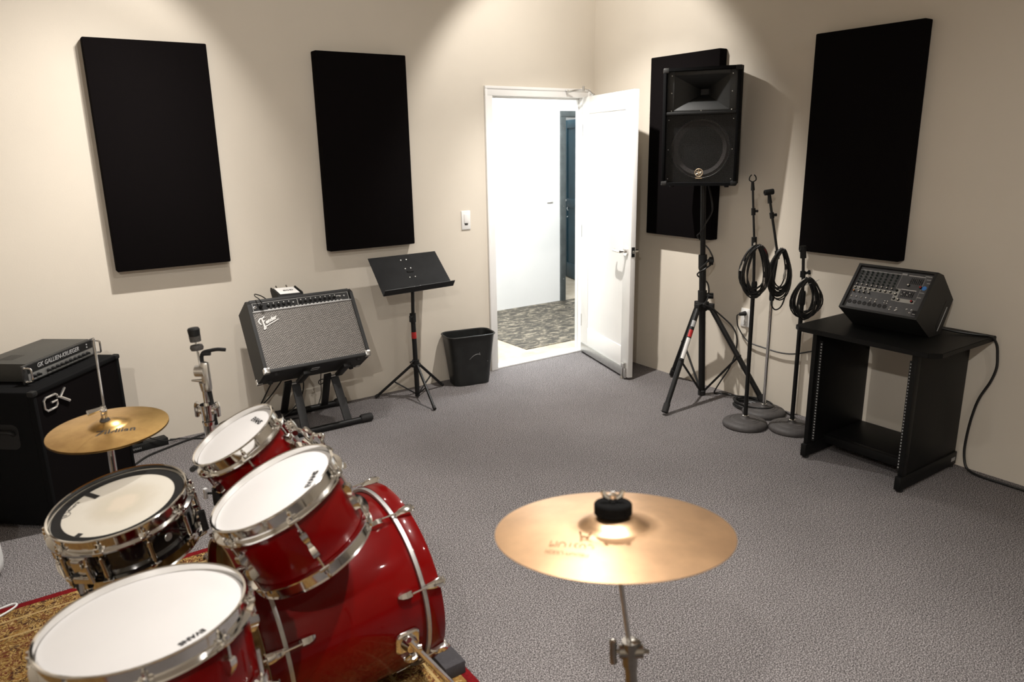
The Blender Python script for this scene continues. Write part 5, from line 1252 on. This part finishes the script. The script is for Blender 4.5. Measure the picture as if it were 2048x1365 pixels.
for sg in (1, -1):
    P_ = [inv @ (CM @ V(x, y, z)) for x, y, z in ((.004 * sg, -.003 * sg, fz + .031), (.012 * sg, -.009 * sg, fz + .037), (.0165 * sg, -.012 * sg, fz + .047))]
    add_tube(b, P_, .004, 8, radii=[.004, .0055, .0045])
obj('wing_nut', b, M_CHROME, t)
M_GUN = mat('worn_dark_chrome', (0.30, 0.28, 0.25), .25, 1.0, var=.1)
b = cyl(inv @ (cl_ + V(0, 0, .012)), inv @ (cl_ + V(.002, -.001, -.045)), .016, 16); add_tube(b, [inv @ (cl_ + V(-.018, .012, -.012)), inv @ (cl_ + V(.022, -.015, -.012))], .0145, 16); add_box(b, inv @ (cl_ + V(.008, -.006, .006)), (.022, .022, .014), .004)
tl_ = obj('tilter', b, M_GUN, t)
xr = V(.82, -.57, 0)
b = cyl(inv @ (cl_ + V(0, 0, -.012) + xr * -.015), inv @ (cl_ + V(0, 0, -.012) + xr * -.032), .004, 8)
add_tube(b, smooth_path([inv @ (cl_ + xr * -.034 + V(0, 0, .016)), inv @ (cl_ + xr * -.033 + V(0, 0, -.002)), inv @ (cl_ + xr * -.033 + V(0, 0, -.022)), inv @ (cl_ + xr * -.031 + V(0, 0, -.042))], 4), .007, 10, radii=[.003] + [.0075] * 11 + [.003])
obj('wing_screw', b, M_GUN, tl_)
b = cyl(inv @ (cl_ + V(0, 0, -.008) + xr * .015), inv @ (cl_ + V(0, 0, -.014) + xr * .040), .0065, 10, .004); obj('hinge_bolt', b, M_GUN, tl_)
obj('middle_tube', cyl(inv @ (cl_ + V(.002, -.001, -.030)), inv @ V(-3.088, -3.733, .40), .0125, 14), M_GUN, t)
obj('lower_tube', cyl((0, 0, .08), (-.003, .002, .44), .0155, 14), M_CHROME, t)
obj('tube_clamp', cyl((-.003, .002, .39), (-.003, .002, .45), .021, 14), M_CHROME, t)
obj('leg_hub', cyl((0, 0, .24), (0, 0, .29), .022, 14), M_CHROME, t)
for a in (20, 140, 260):
    f_ = pol(.27, a, 0); lg = obj('leg', cyl(pol(.018, a, .27), f_ + V(0, 0, .012), .0075, 10), M_CHROME, t)
    obj('rubber_foot', cyl(f_ * .93 + V(0, 0, .024), f_ + V(0, 0, .002), .012, 10), M_RUBBER, lg)

# second stand, without a cymbal, between the hi-hat and the small tom
BS = V(-3.535, -2.123, RZ)
t = thing('cymbal_stand', 'chrome cymbal stand without a cymbal, two felts on its tip, behind the small tom', 'stand', BS)
xr = V(.82, -.57, 0)
def zz_(z): return z - RZ
obj('lower_tube', cyl((0, 0, .06), (0, 0, zz_(.80)), .0145, 16), M_CHROME, t)
b = cyl((0, 0, zz_(.715)), (0, 0, zz_(.795)), .0185, 18); add_tube(b, [(0, 0, zz_(.795)), (0, 0, zz_(.808))], .0185, 18, radii=[.0185, .0215]); add_tube(b, [(0, 0, zz_(.812)), (0, 0, zz_(.868))], .0225, 18, radii=[.0185, .0235]); add_tube(b, [V(0, 0, zz_(.846)) - xr * .026, V(0, 0, zz_(.846)) + xr * .026], .013, 14)
cl_ = obj('tube_clamp', b, M_CHROME, t)
for sg in (-1, 1):
    c_ = V(0, 0, zz_(.850)) + xr * .036 * sg
    b = cyl(V(0, 0, zz_(.850)) + xr * .022 * sg, c_, .004, 8); add_tube(b, smooth_path([c_ + V(0, 0, .026) - xr * .004 * sg, c_ + V(0, 0, .010), c_ + V(0, 0, -.010), c_ + V(0, 0, -.028)], 4), .007, 10, radii=[.003] + [.0075] * 11 + [.003])
    obj('wing_screw', b, M_CHROME, cl_)
obj('middle_tube', cyl((0, 0, zz_(.86)), (-.001, 0, zz_(.945)), .0085, 14), M_CHROME, t)
b = B(); RZm = Matrix.Rotation(-.61, 3, 'Z')
add_box(b, V(0, 0, zz_(.965)) + xr * .010, (.030, .024, .105), .010, RZm); add_tube(b, [V(-.002, 0, zz_(.985)) - xr * .020, V(-.002, 0, zz_(.985)) + xr * .01], .019, 18); add_tube(b, [V(0, 0, zz_(.952)) - xr * .040, V(0, 0, zz_(.950)) + xr * .01], .0055, 10, radii=[.003, .008])
add_tube(b, [V(0, 0, zz_(.945)), V(0, 0, zz_(.915))], .013, 14, radii=[.016, .011])
tl_ = obj('tilter', b, M_STEEL, t)
obj('tilt_rod', cyl(V(0, 0, zz_(.985)) - xr * .004, V(0, 0, zz_(1.125)) - xr * .012, .0035, 10), M_CHROME, t)
tm_ = axis_mtx(V(0, 0, zz_(1.066)) - xr * .0085, V(0, 0, .14) - xr * .008)
obj('lower_felt', lathe([(0, -.009), (.019, -.008), (.0215, 0), (.019, .008), (0, .009)], 24, tm_), M_FELT, t)
obj('upper_felt', lathe([(0, .020), (.0175, .021), (.0185, .040), (0, .041)], 24, tm_), M_FELT, t)
obj('felt_cap', lathe([(0, .041), (.018, .0415), (.0195, .062), (.016, .067), (0, .066)], 24, tm_), M_BLACKMATTE, t)
hk = lambda a, z: V(0, .012, zz_(z)) + xr * a
b = add_tube(B(), smooth_path([hk(.006, 1.0), hk(.006, 1.030), hk(.014, 1.046), hk(.036, 1.052), hk(.062, 1.056), hk(.088, 1.054)], 4), .0062, 10)
add_tube(b, [hk(.012, 1.042), hk(.036, 1.043)], .0078, 10); obj('boom_hook', b, M_BLACKMATTE, t, label='black bent arm')
ba = obj('boom_arm', cyl(V(0, .014, zz_(.95)) + xr * .016, V(0, .014, zz_(.70)) + xr * .032, .0068, 12, .0075), M_BLACKMATTE, t, label='black arm folded down beside the tube')
obj('arm_print', cyl(V(0, .014, zz_(.790)) + xr * .0263, V(0, .014, zz_(.755)) + xr * .0285, .0078, 12), M_GREYINK, ba)
b = add_tube(B(), [(0, 0, zz_(.50)), (0, 0, zz_(.56))], .020, 16); add_tube(b, [V(0, 0, zz_(.54)), V(0, 0, zz_(.54)) - xr * .036], .0045, 8)
fc2 = obj('height_clamp', b, M_BLACKMATTE, t)
c_ = V(0, 0, zz_(.540)) - xr * .044
obj('wing_screw', add_tube(B(), smooth_path([c_ + V(0, 0, .020), c_ + V(0, 0, .006), c_ + V(0, 0, -.010), c_ + V(0, 0, -.022)], 4), .006, 10, radii=[.003] + [.0072] * 11 + [.003]), M_WHITEPL, fc2, label='bright wing screw')
p_ = V(-3.652, -2.405, .765) - BS; q_ = V(-.012, -.02, zz_(.70))
obj('counter_rod', cyl(p_, q_, .0062, 10), M_BLACKMATTE, t, label='black rod pointing at the snare drum')
obj('rod_tip', cyl(p_ + (p_ - q_).normalized() * .004, p_ - (p_ - q_).normalized() * .03, .0085, 12), M_RUBBER, t)
obj('leg_hub', cyl((0, 0, .26), (0, 0, .32), .022, 14), M_CHROME, t)
for a in (60, 180, 300):
    f_ = pol(.30, a, 0); lg = obj('leg', cyl(pol(.02, a, .29), f_ + V(0, 0, .014), .0075, 10), M_CHROME, t)
    d_ = (f_ - pol(.02, a, .29)).normalized(); obj('rubber_foot', cyl(f_ + V(0, 0, .016) - d_ * .06, f_ + V(0, 0, .010), .012, 12), M_RUBBER, lg)
    obj('brace', cyl(pol(.012, a, .065), pol(.16, a, .150), .0045, 8), M_CHROME, t)

# =================================================================== LEFT EDGE
tag(obj('white_tub', lathe([(0, .0), (.13, .002), (.155, .012), (.170, .035), (.174, .07), (.172, .16), (.165, .27), (.170, .275), (.160, .277), (.160, .02), (0, .012)], 48), M_WHITEPL), 'white plastic tub on the carpet cut off by the left edge', 'tub'); bpy.data.objects['white_tub'].location = (-4.392, -1.158, 0)
tag(obj('white_cable', add_tube(B(), [q - V(-4.45, -1.7, 0) for q in smooth_path([V(-4.6, -1.62, .010), V(-4.38, -1.60, .014), V(-4.26, -1.555, .014), V(-4.195, -1.51, .014), V(-4.20, -1.475, .010), V(-4.26, -1.485, .008), V(-4.34, -1.51, .007), V(-4.5, -1.50, .007)], 6)], .004, 8), M_WHITEPL), 'thin white cable loop on the rug edge at the far left', 'cable'); bpy.data.objects['white_cable'].location = (-4.45, -1.7, 0)
